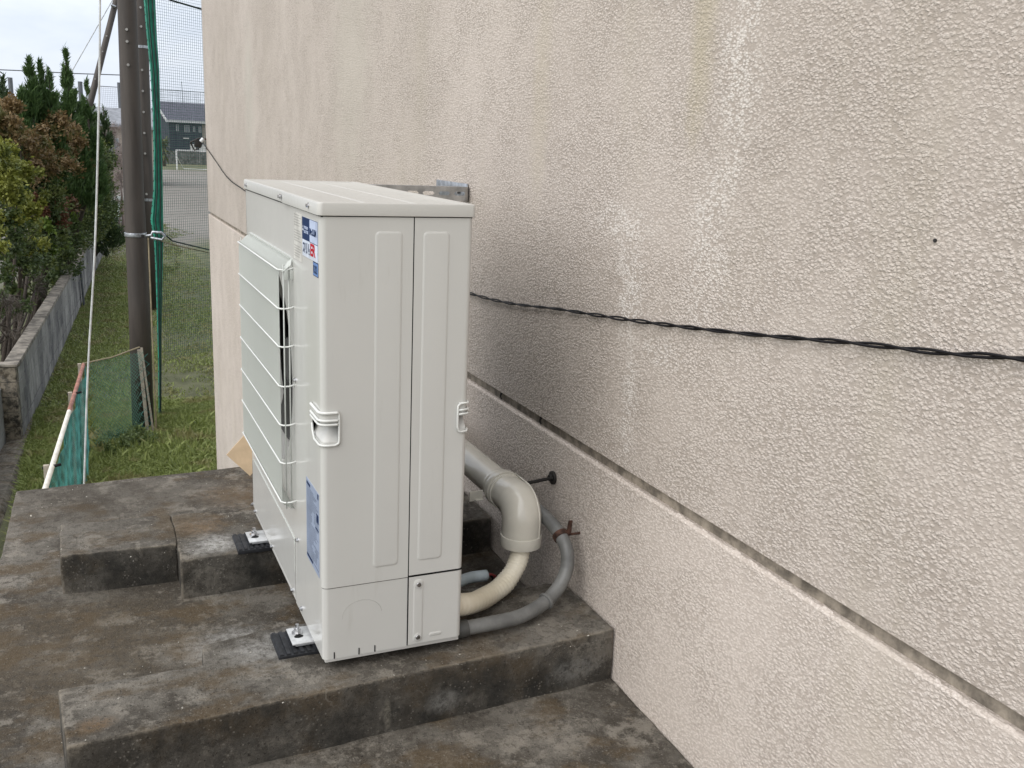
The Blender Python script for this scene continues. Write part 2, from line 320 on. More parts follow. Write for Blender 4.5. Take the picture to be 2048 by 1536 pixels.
def qmesh(name, verts, nper, mat, parent=None):        # fast: verts (N*nper,3) -> N separate n-gons
    n = len(verts)//nper; me = bpy.data.meshes.new(name); me.vertices.add(len(verts)); me.vertices.foreach_set('co', np.asarray(verts, np.float32).ravel())
    me.loops.add(len(verts)); me.loops.foreach_set('vertex_index', np.arange(len(verts), dtype=np.int32))
    me.polygons.add(n); me.polygons.foreach_set('loop_start', np.arange(0, len(verts), nper, dtype=np.int32)); me.polygons.foreach_set('loop_total', np.full(n, nper, np.int32))
    me.materials.append(M[mat]); me.update(); me.validate()
    o = bpy.data.objects.new(name, me); COL.objects.link(o); o.parent = parent; return o
def smoothpath(pts, n=8):                              # Catmull-Rom
    P = [Vector(p) for p in pts]; P = [P[0]*2-P[1]]+P+[P[-1]*2-P[-2]]; out = []
    for i in range(1, len(P)-2):
        for k in range(n):
            t = k/n; a, b, c, d = P[i-1], P[i], P[i+1], P[i+2]
            out.append(.5*((2*b)+(c-a)*t+(2*a-5*b+4*c-d)*t*t+(3*b-a-3*c+d)*t**3))
    return out+[P[-2]]
def text(s, size, mat, mtx, name, parent, depth=.0002, xs=1.0, align='LEFT', bold=0.0):
    cu = bpy.data.curves.new(name, 'FONT'); cu.body = s; cu.size = size; cu.extrude = depth; cu.offset = bold; cu.align_x = align
    ob = bpy.data.objects.new(name+'_tmp', cu); COL.objects.link(ob); dg = bpy.context.evaluated_depsgraph_get(); dg.update()
    me = bpy.data.meshes.new_from_object(ob.evaluated_get(dg)); bpy.data.objects.remove(ob); bpy.data.curves.remove(cu)
    me.transform(Matrix.Diagonal((xs, 1, 1, 1))); me.transform(mtx)
    me.materials.clear(); me.materials.append(M[mat]); me.name = name
    o = bpy.data.objects.new(name, me); COL.objects.link(o); o.parent = parent; return o

# ------------------------------------------------------------------ large structure
ZG = -3.06; XW = .734; YC = 8.18
def sheet(name, x0, x1, y0, y1, z, mat, n=1):
    b = MB(); b.add([(x0, y0, z), (x1, y0, z), (x1, y1, z), (x0, y1, z)], [(0, 1, 2, 3)]); return tag(b.build(name, mat), kind='structure')
sheet('ground', -700, 700, -300, 1100, ZG, 'ground_soil')
# school building wall with a recessed joint
bd = thing('school_building', 'beige rough-stuccoed school building wall with a recessed horizontal joint', 'building', (XW, 0, ZG))
b = MB(); b.box((XW, -9, .388), (XW+12, YC, 6.5)); b.build('upper_wall', 'stucco', bd, bevel=.003)
b = MB(); b.prism([(XW, ZG), (XW, .351), (XW+.002, .355), (XW+.006, .357), (XW+12, .357), (XW+12, ZG)], 1, -9, YC); b.build('lower_wall', 'stucco', bd)
b = MB(); b.box((XW+.017, -8.99, .356), (XW+11.9, YC-.016, .389)); b.build('wall_joint', 'joint_mortar', bd)
b = MB()                                               # torn render lip along the joint's lower edge
y = -1.6
while y < 5:
    L = random.uniform(.015, .05); h = random.uniform(.0006, .0035); d = random.uniform(.001, .006)
    b.add([(XW+.0005, y, .352), (XW+.0005, y+L, .352), (XW+.003+d, y+L*.8, .356+h*1.6), (XW+.003+d, y+L*.2, .356+h)], [(0, 1, 2, 3)]); y += L*random.uniform(.9, 2.2)
tag(b.build('joint_lip', 'stucco', bd), kind='stuff')
for yy in (.47, .76):
    b = MB(); b.tube([(XW+.012, yy, .382), (XW+.006, yy-.004, .372), (XW+.009, yy-.008, .362)], [.004, .003, .002], 6); b.build('sealant_blob', 'black_steel', bd)
p = at((1871, 481), 0, XW); b = MB(); b.tube([(XW+.01, p.y, p.z), (XW-.002, p.y, p.z)], .0032, 8); b.build('screw_plug', 'black_steel', bd)

# platform and plinths
def rough_block(name, poly, z0, z1, label, cat, side_mat='plinth_side', top_mat='plinth_top', bev=.007, step=.03, amp=.0034, group=None, slope=None, parent=None):
    me = bpy.data.meshes.new(name); bm = bmesh.new()
    def zt(x, y): return z1 if slope is None else slope(x, y)
    lo = [bm.verts.new((x, y, z0)) for x, y in poly]; hi = [bm.verts.new((x, y, zt(x, y))) for x, y in poly]; n = len(poly)
    bm.faces.new(lo[::-1]); bm.faces.new(hi)
    for i in range(n): bm.faces.new((lo[i], lo[(i+1) % n], hi[(i+1) % n], hi[i]))
    bmesh.ops.recalc_face_normals(bm, faces=bm.faces)
    es = [e for e in bm.edges if all(v.co.z > z0+1e-4 for v in e.verts) or abs(e.verts[0].co.z-e.verts[1].co.z) > 1e-3]
    bmesh.ops.bevel(bm, geom=es, offset=bev, segments=2, profile=.6, affect='EDGES')
    for _ in range(7):
        long = [e for e in bm.edges if e.calc_length() > step*1.6]
        if not long: break
        bmesh.ops.subdivide_edges(bm, edges=long, cuts=1, use_grid_fill=True)
        bmesh.ops.triangulate(bm, faces=[f for f in bm.faces if len(f.verts) > 4])
    for v in bm.verts:
        q = noise.noise_vector(v.co*22)*amp+noise.noise_vector(v.co*70)*amp*.45; v.co += q
    bm.normal_update()
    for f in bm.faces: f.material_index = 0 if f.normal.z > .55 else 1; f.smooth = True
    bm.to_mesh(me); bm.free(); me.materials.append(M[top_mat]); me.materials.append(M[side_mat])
    o = bpy.data.objects.new(name, me); COL.objects.link(o); tag(o, label, cat, group); return o
slab_z = lambda x, y: -.178+.034*y if y > -1 else -.212
pl = rough_block('concrete_platform', [(-.80, -1.6), (XW-.002, -1.6), (XW-.002, 1.77), (-.705, 1.70)], ZG, -.16, None, None, 'old_concrete', 'slab_concrete', step=.06, amp=.003, slope=slab_z)
tag(pl, kind='structure')
b = MB(); b.box((-.798, -6, ZG), (XW-.004, -1.602, -.214)); tag(b.build('platform_landing', 'slab_concrete'), kind='structure')
ZP = -.03
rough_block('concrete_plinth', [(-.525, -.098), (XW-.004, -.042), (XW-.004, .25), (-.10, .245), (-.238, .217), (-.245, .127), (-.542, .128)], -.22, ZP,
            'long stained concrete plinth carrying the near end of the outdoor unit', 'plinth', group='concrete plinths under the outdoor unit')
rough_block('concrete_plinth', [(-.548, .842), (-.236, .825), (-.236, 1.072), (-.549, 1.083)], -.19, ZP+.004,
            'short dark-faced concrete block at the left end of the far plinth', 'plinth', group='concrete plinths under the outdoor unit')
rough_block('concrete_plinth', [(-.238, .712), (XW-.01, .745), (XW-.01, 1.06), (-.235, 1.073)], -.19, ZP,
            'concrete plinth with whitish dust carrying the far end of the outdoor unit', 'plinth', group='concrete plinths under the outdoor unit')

# ------------------------------------------------------------------ outdoor unit
H = 1.014; WU = .967; DU = .33; XS = .197; ZL = .175; ZC = .985
U = thing('outdoor_unit', 'tall pale grey air conditioner outdoor unit with white wire fan guard', 'air conditioner', (.16, .48, -.01))
def grid_panel(name, prof, zs, drop=None, mat='unit_paint', parent=U, thick=.0018):
    b = MB(); n = len(prof); vs = [(x, y, z) for z in zs for (x, y) in prof]; fs = []
    for j in range(len(zs)-1):
        for i in range(n-1):
            if drop and drop(i, j, prof, zs): continue
            fs.append((j*n+i, j*n+i+1, (j+1)*n+i+1, (j+1)*n+i))
    b.add(vs, fs); o = b.build(name, mat, parent, smooth='auto')
    me = o.data; bm = bmesh.new(); bm.from_mesh(me); bmesh.ops.delete(bm, geom=[v for v in bm.verts if not v.link_faces], context='VERTS'); bm.to_mesh(me); bm.free()
    me.set_sharp_from_angle(angle=R(40)); me.polygons.foreach_set('use_smooth', [True]*len(me.polygons))
    return o
def arc(cx, cy, r, a0, a1, n=8): return [(cx+r*math.cos(R(a0+(a1-a0)*i/n)), cy+r*math.sin(R(a0+(a1-a0)*i/n))) for i in range(n+1)]
rc = .014
YS = .300                                              # joint between service panel and fan panel
# wrapped near corner: front strip -> corner -> near side up to the seam
prof = [(0.0, YS), (0, .20), (0, .086), (0, .05)]+arc(rc, rc, rc, 180, 270)+[(.037, 0), (.08, 0), (.15, 0), (XS-.0012, 0)]
HZ0, HZ1 = .512, .551
def hdrop(i, j, P, Z):
    (x0, y0), (x1, y1) = P[i], P[i+1]; zc = (Z[j]+Z[j+1])/2
    return HZ0 < zc < HZ1 and max(y0, y1) < .0865 and max(x0, x1) < .0375
prof = [(x, y) for x, y in prof]
corner = grid_panel('corner_panel', prof, [ZL, .30, HZ0, HZ1, .62, .8, ZC], hdrop, 'unit_gloss')
lower = grid_panel('lower_panel', [(x+.0015 if y > .02 else x+.0012, y+.0012 if x > .004 else y) for x, y in prof], [0, .05, .11, ZL-.002], mat='unit_gloss')
b = MB(); b.tube([(.004, .02, ZL-.001), (.0035, .009, ZL-.001), (.012, .0015, ZL-.001), (.1, .0015, ZL-.001), (XS-.003, .0015, ZL-.001)], .0011, 6); b.build('seam_shadow', 'seam_shade', lower)  # seam line coloured grey for the soft shadow under the upper panel
# near side, rear part, wraps round the back corner
rb = .012
prof2 = [(XS+.0012, 0), (.25, 0), (.308, 0), (DU-rb, 0)]+arc(DU-rb, rb, rb, 270, 360)+[(DU, .03), (DU, .07), (DU, .18)]
def hdrop2(i, j, P, Z):
    (x0, y0), (x1, y1) = P[i], P[i+1]; zc = (Z[j]+Z[j+1])/2
    return HZ0+.006 < zc < HZ1-.004+.004 and min(x0, x1) > .3075 and max(y0, y1) < .0305
rear = grid_panel('rear_side_panel', prof2, [ZL+.003, .30, HZ0+.006, HZ1-.003, .62, .8, ZC], hdrop2)
vc = grid_panel('valve_cover', [(x, y-.0015 if y < .01 else y) for x, y in prof2], [.004, .08, ZL-.001])
b = MB(); b.box((XS+.001, .0004, ZL-.0005), (DU-.002, .004, ZL+.0025)); b.build('panel_gap', 'print_black', vc)
b = MB(); b.box((XS-.0011, .0006, .002), (XS+.0011, .004, ZC)); b.build('panel_gap', 'print_black', rear)
# fan panel with round opening
FC = (.592, .560); FR = .262
def plate_with_hole(name, y0, y1, z0, z1, x, cy, cz, r, mat, parent, lip=.03):
    b = MB(); n = 72; outer = []; inner = []; back = []
    for k in range(n):
        a = 2*math.pi*k/n; c, s_ = math.cos(a), math.sin(a)
        t = min((y1-cy)/c if c > 1e-6 else (y0-cy)/c if c < -1e-6 else 9, (z1-cz)/s_ if s_ > 1e-6 else (z0-cz)/s_ if s_ < -1e-6 else 9)
        outer.append((x, cy+c*t, cz+s_*t)); inner.append((x, cy+c*r*1.04, cz+s_*r*1.04)); back.append((x+.012, cy+c*r, cz+s_*r))
    deep = [(x+.07, p[1], p[2]) for p in back]
    b.add(outer+inner+back+deep, [(g*n+k, g*n+(k+1) % n, (g+1)*n+(k+1) % n, (g+1)*n+k) for g in range(3) for k in range(n)])
    cs = [(x, y0, z0), (x, y1, z0), (x, y1, z1), (x, y0, z1)]                # fill the corners left by the radial split
    for (cyy, czz) in ((y0, z0), (y1, z0), (y1, z1), (y0, z1)):
        ang = math.atan2(czz-cz, cyy-cy) % (2*math.pi); k = int(ang/(2*math.pi)*n) % n
        b.add([outer[k], outer[(k+1) % n], (x, cyy, czz)], [(0, 1, 2)])
    return b.build(name, mat, parent, smooth='auto')
fanp = plate_with_hole('fan_panel', YS+.001, WU-.001, .012, ZC, .0035, *FC, FR, 'unit_front', U)
b = MB(); b.add([(.0, YS, .012), (.0035, YS+.002, .012), (.0035, YS+.002, ZC), (0, YS, ZC)], [(0, 1, 2, 3)]); b.build('panel_step', 'unit_front', fanp)
# glossy front of the service strip sits over the wrapped panel
b = MB(); b.box((-.0006, .022, ZL+.35+.06), (.0, YS, ZC-.001)); 
b = MB(); b.box((.0035, WU-.004, .012), (.05, WU, ZC)); b.box((DU-.05, WU-.004, .012), (DU, WU, ZC)); b.box((.05, WU-.004, .012), (DU-.05, WU, ZC)); b.build('far_side_panel', 'unit_paint', U)
b = MB()
for k in range(150): b.box((DU-.03, .19+k*.005, .03), (DU-.004, .1912+k*.005, ZC-.02))
b.build('condenser_fins', 'fin_dark', U)
b = MB(); b.box((.14, YS+.02, .03), (.145, WU-.02, ZC-.02)); b.build('inner_wall', 'black_inside', U)
b = MB(); b.box((.004, YS-.001, .02), (.14, YS-.0, ZC-.03)); b.build('partition', 'black_inside', U)
fan = MB(); fan.tube([(.045, *FC), (.10, *FC)], .06, 20); hub = fan.build('fan_hub', 'fan_grey', U, smooth='auto')
for k in range(3):
    f = MB(); vs = []; a0 = k*2*math.pi/3
    for i in range(9):
        r_ = .055+(FR-.068)*i/8
        for j in range(7):
            a = a0+(-.1+1.35*j/6)*(.55+.45*i/8); vs.append((.095-.055*j/6+.006*math.sin(j), FC[0]+r_*math.cos(a), FC[1]+r_*math.sin(a)))
    f.add(vs, [(i*7+j, i*7+j+1, (i+1)*7+j+1, (i+1)*7+j) for i in range(8) for j in range(6)]); f.build('fan_blade', 'fan_grey', hub, smooth=True)
# base and feet
b = MB(); b.box((.006, .004, -.008), (DU-.004, WU-.004, .012)); b.build('base_pan', 'unit_paint', U, bevel=.002)
def slot_plate(b, x0, x1, y0, y1, z0, z1): b.box((x0, y0, z0), (x1, y1, z1))
for fy0, fy1 in ((.112, .192), (.735, .815)):
    b = MB(); b.box((-.045, fy0, -.013), (.04, fy1, -.0095)); b.box((-.037, fy0+.004, -.0185), (.04, fy1-.004, -.0132)); 
    ft = b.build('foot', 'zinc_foot', U, bevel=.001)
    b = MB(); cy = (fy0+fy1)/2+.012; cx = -.024
    b.prism([(cx+.011*math.cos(t), cy-.018+.0075*math.sin(t)) for t in np.linspace(0, 2*math.pi, 14, endpoint=False)], 2, -.0099, -.0089); b.build('slot', 'print_black', ft)
    b = MB(); b.tube([(cx, cy, -.0095), (cx, cy, -.0065)], .013, 18); b.tube([(cx, cy, -.0065), (cx, cy, .0035)], .0085, 6); b.tube([(cx, cy, .003), (cx, cy, .013)], .0045, 10); b.build('anchor_bolt', 'screw_steel', ft, smooth='auto')
# lid
b = MB(); prof = [(-.006, -.004+.012)]
o_ = arc(-.006+.012, -.004+.012, .012, 180, 270)+arc(DU+.004-.01, -.004+.01, .01, 270, 360)+arc(DU+.004-.01, WU+.004-.01, .01, 0, 90)+arc(-.002+.01, WU+.004-.01, .01, 90, 180)+[(-.002, YS+.085), (-.006, YS+.065)]
def ring(off, z):
    cx, cy = DU/2, WU/2; out = []
    for x, y in o_:
        dx = off if x < cx else -off; dy = off if y < cy else -off; out.append((x+dx, y+dy, z))
    return out
n = len(o_); R_ = [ring(.0015, ZC+.002), ring(0, ZC+.003), ring(0, H-.004), ring(.0015, H-.001), ring(.004, H), ring(.016, H-.0005), ring(.021, H-.003)]
vs = [v for r_ in R_ for v in r_]; fs = [(g*n+k, g*n+(k+1) % n, (g+1)*n+(k+1) % n, (g+1)*n+k) for g in range(len(R_)-1) for k in range(n)]
fs.append(tuple((len(R_)-1)*n+k for k in range(n))); b.add(vs, fs); lid = b.build('lid', 'unit_lid', U, smooth='auto')
for xx in (.105, .215):
    b = MB(); b.hexa([(xx-.007, .03, H-.0035), (xx+.007, .03, H-.0035), (xx+.007, WU-.03, H-.0035), (xx-.007, WU-.03, H-.0035)], [(xx-.003, .045, H-.0018), (xx+.003, .045, H-.0018), (xx+.003, WU-.045, H-.0018), (xx-.003, WU-.045, H-.0018)]); b.build('lid_rib', 'unit_lid', lid)
b = MB(); b.box((.0022, .0022, ZC-.001), (DU-.003, WU-.003, ZC+.0025)); b.build('lid_gap', 'print_black', lid)
# raised rounded pads pressed into the sheet metal
def rr(x0, x1, z0, z1, r, n=5):
    return arc(x1-r, z1-r, r, 0, 90, n)+arc(x0+r, z1-r, r, 90, 180, n)+arc(x0+r, z0+r, r, 180, 270, n)+arc(x1-r, z0+r, r, 270, 360, n)
def pad(x0, x1, z0, z1, r, h, parent, name='pressed_pad', y=0.0):
    b = MB(); p0 = rr(x0, x1, z0, z1, r); p1 = rr(x0+h*1.8, x1-h*1.8, z0+h*1.8, z1-h*1.8, max(r-h*1.4, .001)); n = len(p0)
    p2 = rr(x0+h*3.5, x1-h*3.5, z0+h*3.5, z1-h*3.5, max(r-h*3, .0008))
    vs = [(x, y+.0003, z) for x, z in p0]+[(x, y-h*.85, z) for x, z in p1]+[(x, y-h, z) for x, z in p2]
    b.add(vs, [(k, (k+1) % n, n+(k+1) % n, n+k) for k in range(n)]+[(n+k, n+(k+1) % n, 2*n+(k+1) % n, 2*n+k) for k in range(n)]+[tuple(2*n+k for k in range(n))])
    return b.build(name, 'unit_paint', parent, smooth=True)
pad(.113, .173, .209, .957, .010, .0016, corner); pad(.217, .277, .211, .957, .010, .0016, rear)
pad(.209, .234, .008, .167, .010, .0012, vc, y=-.0015); pad(.249, .281, .016, .027, .005, .0012, vc, y=-.0015)
for z in (.154, .021):
    b = MB(); b.tube([(.2215, -.0025, z), (.2215, -.0042, z)], .0095, 20); c_ = b.build('screw_seat', 'unit_paint', vc, bevel=.0008)
    b = MB(); b.tube([(.2215, -.004, z), (.2215, -.0066, z)], [.0062, .005], 14); b.build('screw', 'screw_steel', c_, smooth='auto')
# knock-out outline and tick marks on the lower panel
b = MB(); b.tube([(.045, .0011, .095), (.045, .0011, .10)]+[(.09-.045*math.cos(t), .0011, .10+.035*math.sin(t)) for t in np.linspace(.1, math.pi-.1, 12)]+[(.135, .0011, .10)], .0003, 4); b.build('knockout_line', 'print_faint', lower)
for x in (.026, .083, .120):
    b = MB(); b.box((x-.0012, .0002, .001), (x+.0012, .002, .017)); b.build('tick_mark', 'print_black', lower)
# handles: front corner
def wrap(s):                                           # arc-length along the corner: s<0 front face, s>0 near side
    L = rc*math.pi/2
    if s < 0: return Vector((0, rc-s, 0)), Vector((-1, 0, 0))
    if s < L:
        a = R(180)+s/rc; return Vector((rc+rc*math.cos(a), rc+rc*math.sin(a), 0)), Vector((math.cos(a), math.sin(a), 0))
    return Vector((rc+(s-L), 0, 0)), Vector((0, -1, 0))
def wp(s, z, out=0.0): p, n_ = wrap(s); q = p+n_*out; return Vector((q.x, q.y, z))
S0, S1 = -.072, .0455
def rim(zs, s0, s1, r, out): return [wp(s0+(s1-s0)*i/26, zs, out) for i in range(27)]
hb = MB()
for z, r_, o1 in ((.577, .0034, .004), (.5605, .0030, .0045), (.5515, .0028, .0045)): hb.tube(rim(z, S0+.002, S1-.003, r_, o1), r_, 8)
hb.tube([wp(S1-.006, .577, .003), wp(S1-.001, .574, .003), wp(S1, .566, .003), wp(S1, .54, .003), wp(S1, .515, .003), wp(S1-.002, .509, .003), wp(S1-.008, .506, .003)]+[wp(S1-.01-(S1-.01-S0-.03)*i/16, .5055, .003) for i in range(17)]+[wp(S0+.01, .518, .002), wp(S0, .533, .001)], .0026, 8)
hd = hb.build('handle', 'wire_white', corner, smooth=True)
b = MB(); ns = 24
vs = [wp(S0-.005+(S1-S0+.005)*i/ns, .557, .001) for i in range(ns+1)]+[wp(S0-.005+(S1-S0+.005)*i/ns, .580, .002) for i in range(ns+1)]
b.add(vs, [(i, i+1, ns+2+i, ns+1+i) for i in range(ns)]); b.build('handle_face', 'unit_paint', hd, smooth=True)
b = MB(); rows = []
for (z, dp) in ((.5065, 0), (.513, .004), (.522, .014), (.534, .026), (.552, .034)):
    rows.append([wp(S0-.006+(S1-S0+.006)*i/ns, z, -.0005)+Vector((.707, .707, 0))*dp for i in range(ns+1)])
b.add([v for r_ in rows for v in r_], [(j*(ns+1)+i, j*(ns+1)+i+1, (j+1)*(ns+1)+i+1, (j+1)*(ns+1)+i) for j in range(4) for i in range(ns)]); b.build('handle_scoop', 'unit_paint', hd, smooth=True)
# handle: rear corner, notch open to the wall behind
b = MB(); q = lambda t, z: Vector((.3065+t, -.003, z))
for z in (.5775, .5625, .553): b.tube([q(.001, z), q(.012, z+.0005), q(.022, z+.001), Vector((DU+.002, .008, z+.001)), Vector((DU+.003, .03, z+.001))], .0026, 8)
b.tube([q(.004, .5775), q(-.001, .572), q(-.0015, .55), q(-.0015, .525), q(.001, .514), q(.008, .5115), q(.02, .513), Vector((DU+.002, .008, .514)), Vector((DU+.003, .03, .514))], .0026, 8)
hr = b.build('handle', 'wire_white', rear, smooth=True)
b = MB(); b.add([(.306, .001, .516), (DU-.004, .001, .516), (DU-.004, .028, .552), (.306, .028, .552)], [(0, 1, 2, 3)]); b.add([(.3065, .0005, .512), (.3065, .03, .512), (.3065, .03, .556), (.3065, .0005, .556)], [(0, 1, 2, 3)]); b.build('handle_scoop', 'unit_paint', hr)
# wire fan guard
XG = -.030; GY0, GY1 = .278, .905; GZ0, GZ1 = .262, .842
gd = MB(); gd.box((-.0005, GY0-.004, GZ1+.018), (.0035, GY1, GZ1+.026)); guard = gd.build('fan_guard', 'guard_white', U)
rows = [.842, .752, .662, .567, .472, .377, .277]
for z in rows:
    w = MB(); w.tube([(.003, GY0-.004, z+.006), (-.012, GY0, z+.001), (XG+.004, GY0+.004, z), (XG-.003, GY0+.014, z), (XG-.003, (GY0+GY1)/2, z), (XG-.003, GY1-.014, z), (XG+.004, GY1-.003, z), (-.004, GY1+.002, z+.002)], .0021, 6)
    w.build('guard_wire', 'wire_white', guard, smooth=True)
ny = 78; w0 = None
for k in range(ny):
    y = GY0+.018+(GY1-GY0-.032)*k/(ny-1)
    if w0 is None:
        w = MB(); w.tube([(.001, y, GZ1+.022), (-.010, y, GZ1+.016), (XG+.002, y, GZ1-.004), (XG, y, GZ1-.014), (XG, y, GZ0+.02), (XG+.002, y, GZ0+.008), (-.010, y, GZ0-.004), (.001, y, GZ0-.008)], .0011, 5); w0 = w.build('guard_wire', 'guard_white', guard, smooth=True); y00 = y
    else:
        c_ = w0.copy(); COL.objects.link(c_); c_.parent = guard; c_.location = (0, y-y00, 0)
for x in (-.010, -.022):
    w = MB(); w.tube([(x, GY0+.001-x*.05, GZ1+.012), (x, GY0+.001-x*.05, GZ0)], .0017, 6); w.build('guard_wire', 'guard_white', guard, smooth=True)
    w = MB(); w.tube([(x, GY1, GZ1+.012), (x, GY1, GZ0)], .0017, 6); w.build('guard_wire', 'guard_white', guard, smooth=True)
for x in (-.004, -.016):                               # small plastic clips at the near top corner
    b = MB(); b.box((x-.004, GY0-.004, GZ1-.022), (x+.004, GY0+.004, GZ1)); b.build('guard_clip', 'guard_white', guard, bevel=.001)
b = MB(); b.add([(0, GY0+.012, GZ1+.026), (-.012, GY0+.010, GZ1+.016), (-.026, GY0+.012, GZ1-.004), (-.024, GY0-.002, GZ1-.004), (-.006, GY0-.004, GZ1+.012)], [(0, 1, 2, 3, 4)]); b.build('guard_corner', 'guard_white', guard)
# pressed line, screws on the front
b = MB(); b.tube(smoothpath([(.0028, .93, .176), (.0028, .6, .172), (.0028, .345, .168), (.0028, .318, .160), (.0028, .313, .14), (.0028, .313, .07)], 6), .0018, 6); b.build('pressed_line', 'guard_white', fanp, smooth=True)
def fscrew(px, parent, x=0.0, nm='screw'):
    p = at(px, 0, x); b = MB(); b.tube([(x+.002, p.y, p.z), (x-.001, p.y, p.z)], .0062, 12); b.tube([(x-.001, p.y, p.z), (x-.0055, p.y, p.z)], .0042, 6); b.build(nm, 'screw_steel', parent, smooth='auto')
for px in ((505, 1008), (511, 1022), (544, 1093), (585, 1180)): fscrew(px, fanp, .0035)
fscrew((603, 1217), lower); fscrew((596, 1080), corner); fscrew((591, 760), corner)
for px, x in (((493, 370), -.002), ((560, 393), -.006), ((617, 411), -.006)): fscrew(px, lid, x)
# stickers on the service strip (read from in front of the unit)
TX = -.0012
def fm(y, z, x=TX): return Matrix(((0, 0, -1, x), (-1, 0, 0, y), (0, 1, 0, z), (0, 0, 0, 1)))
def loc(m, ob=U): o0 = ORG[U.name]; return Matrix.Translation(-o0) @ m
b = MB(); b.box((-.0009, .019, .8895), (0.0003, .168, .9725)); st = b.build('brand_sticker', 'sticker_white', corner)
b = MB(); b.box((-.0011, .094, .925), (-.0008, .168, .9725)); b.build('sticker_field', 'sticker_navy', st)
b = MB(); b.box((-.0011, .019, .9243), (-.0008, .094, .9255)); b.box((-.0011, .019, .9715), (-.0008, .094, .9725)); b.box((-.0011, .019, .8895), (-.0008, .0197, .9725)); b.build('sticker_border', 'sticker_navy', st)
b = MB(); b.box((-.0011, .0205, .9258), (-.00085, .094, .9712)); b.build('sticker_field', 'sticker_pale', st)
b = MB()
for (cy, cz, a) in ((.158, .9525, 90), (.158, .9475, 210), (.158, .9475, 330)):            # three-diamond emblem
    pass
def rhomb(cy, cz, ang, L):
    d = Vector((0, -math.cos(R(ang)), math.sin(R(ang)))); nrm = Vector((0, d.z, -d.y)); c0 = Vector((-.0013, cy, cz))
    p = [c0, c0+d*L*.5+nrm*L*.289, c0+d*L, c0+d*L*.5-nrm*L*.289]; return p
for ang in (90, 210, 330): b.add(rhomb(.159, .9475, ang, .0085), [(0, 1, 2, 3)])
b.build('emblem', 'sticker_white', st)
text('MITSUBISHI', .0085, 'sticker_pale', loc(fm(.149, .9482)), 'brand_text', st, xs=.92, bold=.0002)
text('ELECTRIC', .0085, 'sticker_pale', loc(fm(.149, .9395)), 'brand_text', st, xs=1.15, bold=.0002)
text('Mr.SLIM', .0185, 'sticker_navy', loc(fm(.0925, .941)), 'brand_text', st, xs=.98, bold=.0008)
text('スリム', .0265, 'print_dark', loc(fm(.163, .8985)), 'series_text', st, xs=.92, bold=.0009)
text('ER', .0345, 'print_red', loc(fm(.089, .8985)), 'series_text', st, xs=1.22, bold=.0012)
b = MB(); b.box((-.0009, .018, .8595), (.0003, .064, .8885)); s2 = b.build('refrigerant_sticker', 'sticker_navy', corner)
b = MB(); b.box((-.0011, .0195, .861), (-.0008, .0625, .887)); b.build('sticker_field', 'sticker_blue', s2)
text('R32', .0225, 'print_dark', loc(fm(.0605, .866)), 'refrigerant_text', s2, xs=.95, bold=.0006)
b = MB(); b.box((-.0006, .176, .872), (.0003, .262, .976)); cs = b.build('caution_sheet', 'sheet_faint', corner)
b = MB()
for k in range(17):
    z = .970-k*.0057
    if k in (5, 11): continue
    b.box((-.0009, .182+random.uniform(0, .02), z), (-.0005, .257, z+.0022))
tag(b.build('caution_text', 'print_faint', cs), kind='stuff')
# name plate
b = MB(); b.box((-.0008, .026, .19), (.0003, .155, .386)); npl = b.build('name_plate', 'plate_blue', corner)
g = MB()
for k in range(34):
    z = .366-k*.0050; y1_ = .151; y0_ = random.choice((.032, .06, .08, .05, .034))
    if 8 < k < 16 or 24 < k < 28:
        g.box((-.0010, .09+random.uniform(0, .015), z), (-.0007, .151, z+.0028)); g.box((-.0010, .034, z), (-.0007, .08-random.uniform(0, .02), z+.0028))
    else: g.box((-.0010, y0_, z), (-.0007, y1_, z+.0026))
for (ya, yb, za, zb) in ((.112, .150, .372, .379), (.030, .04, .372, .384), (.03, .05, .315, .335), (.09, .15, .196, .203), (.03, .06, .296, .300)):
    d = MB(); d.box((-.0011, ya, za), (-.0007, yb, zb)); d.build('plate_heading', 'print_dark', npl)
tag(g.build('plate_text', 'print_grey', npl), kind='stuff')

# rubber pads under the feet
for (y0, y1, lab) in ((.088, .203, 'black ribbed rubber pad under the near foot of the outdoor unit'), (.712, .835, 'black ribbed rubber pad under the far foot of the outdoor unit')):
    t = thing('rubber_pad', lab, 'rubber pad', (.1, (y0+y1)/2, ZP), 'rubber pads under the outdoor unit')
    b = MB(); b.box((-.081, y0, ZP-.004), (.30, y1, -.0225)); bo = b.build('pad_body', 'rubber', t, bevel=.0015)
    for k in range(24):
        x = -.079+k*.0158
        b = MB(); b.hexa([(x, y0+.002, -.0235), (x+.011, y0+.002, -.0235), (x+.011, y1-.002, -.0235), (x, y1-.002, -.0235)], [(x+.0015, y0+.003, -.0187), (x+.0095, y0+.003, -.0187), (x+.0095, y1-.003, -.0187), (x+.0015, y1-.003, -.0187)]); b.build('pad_rib', 'rubber', t)

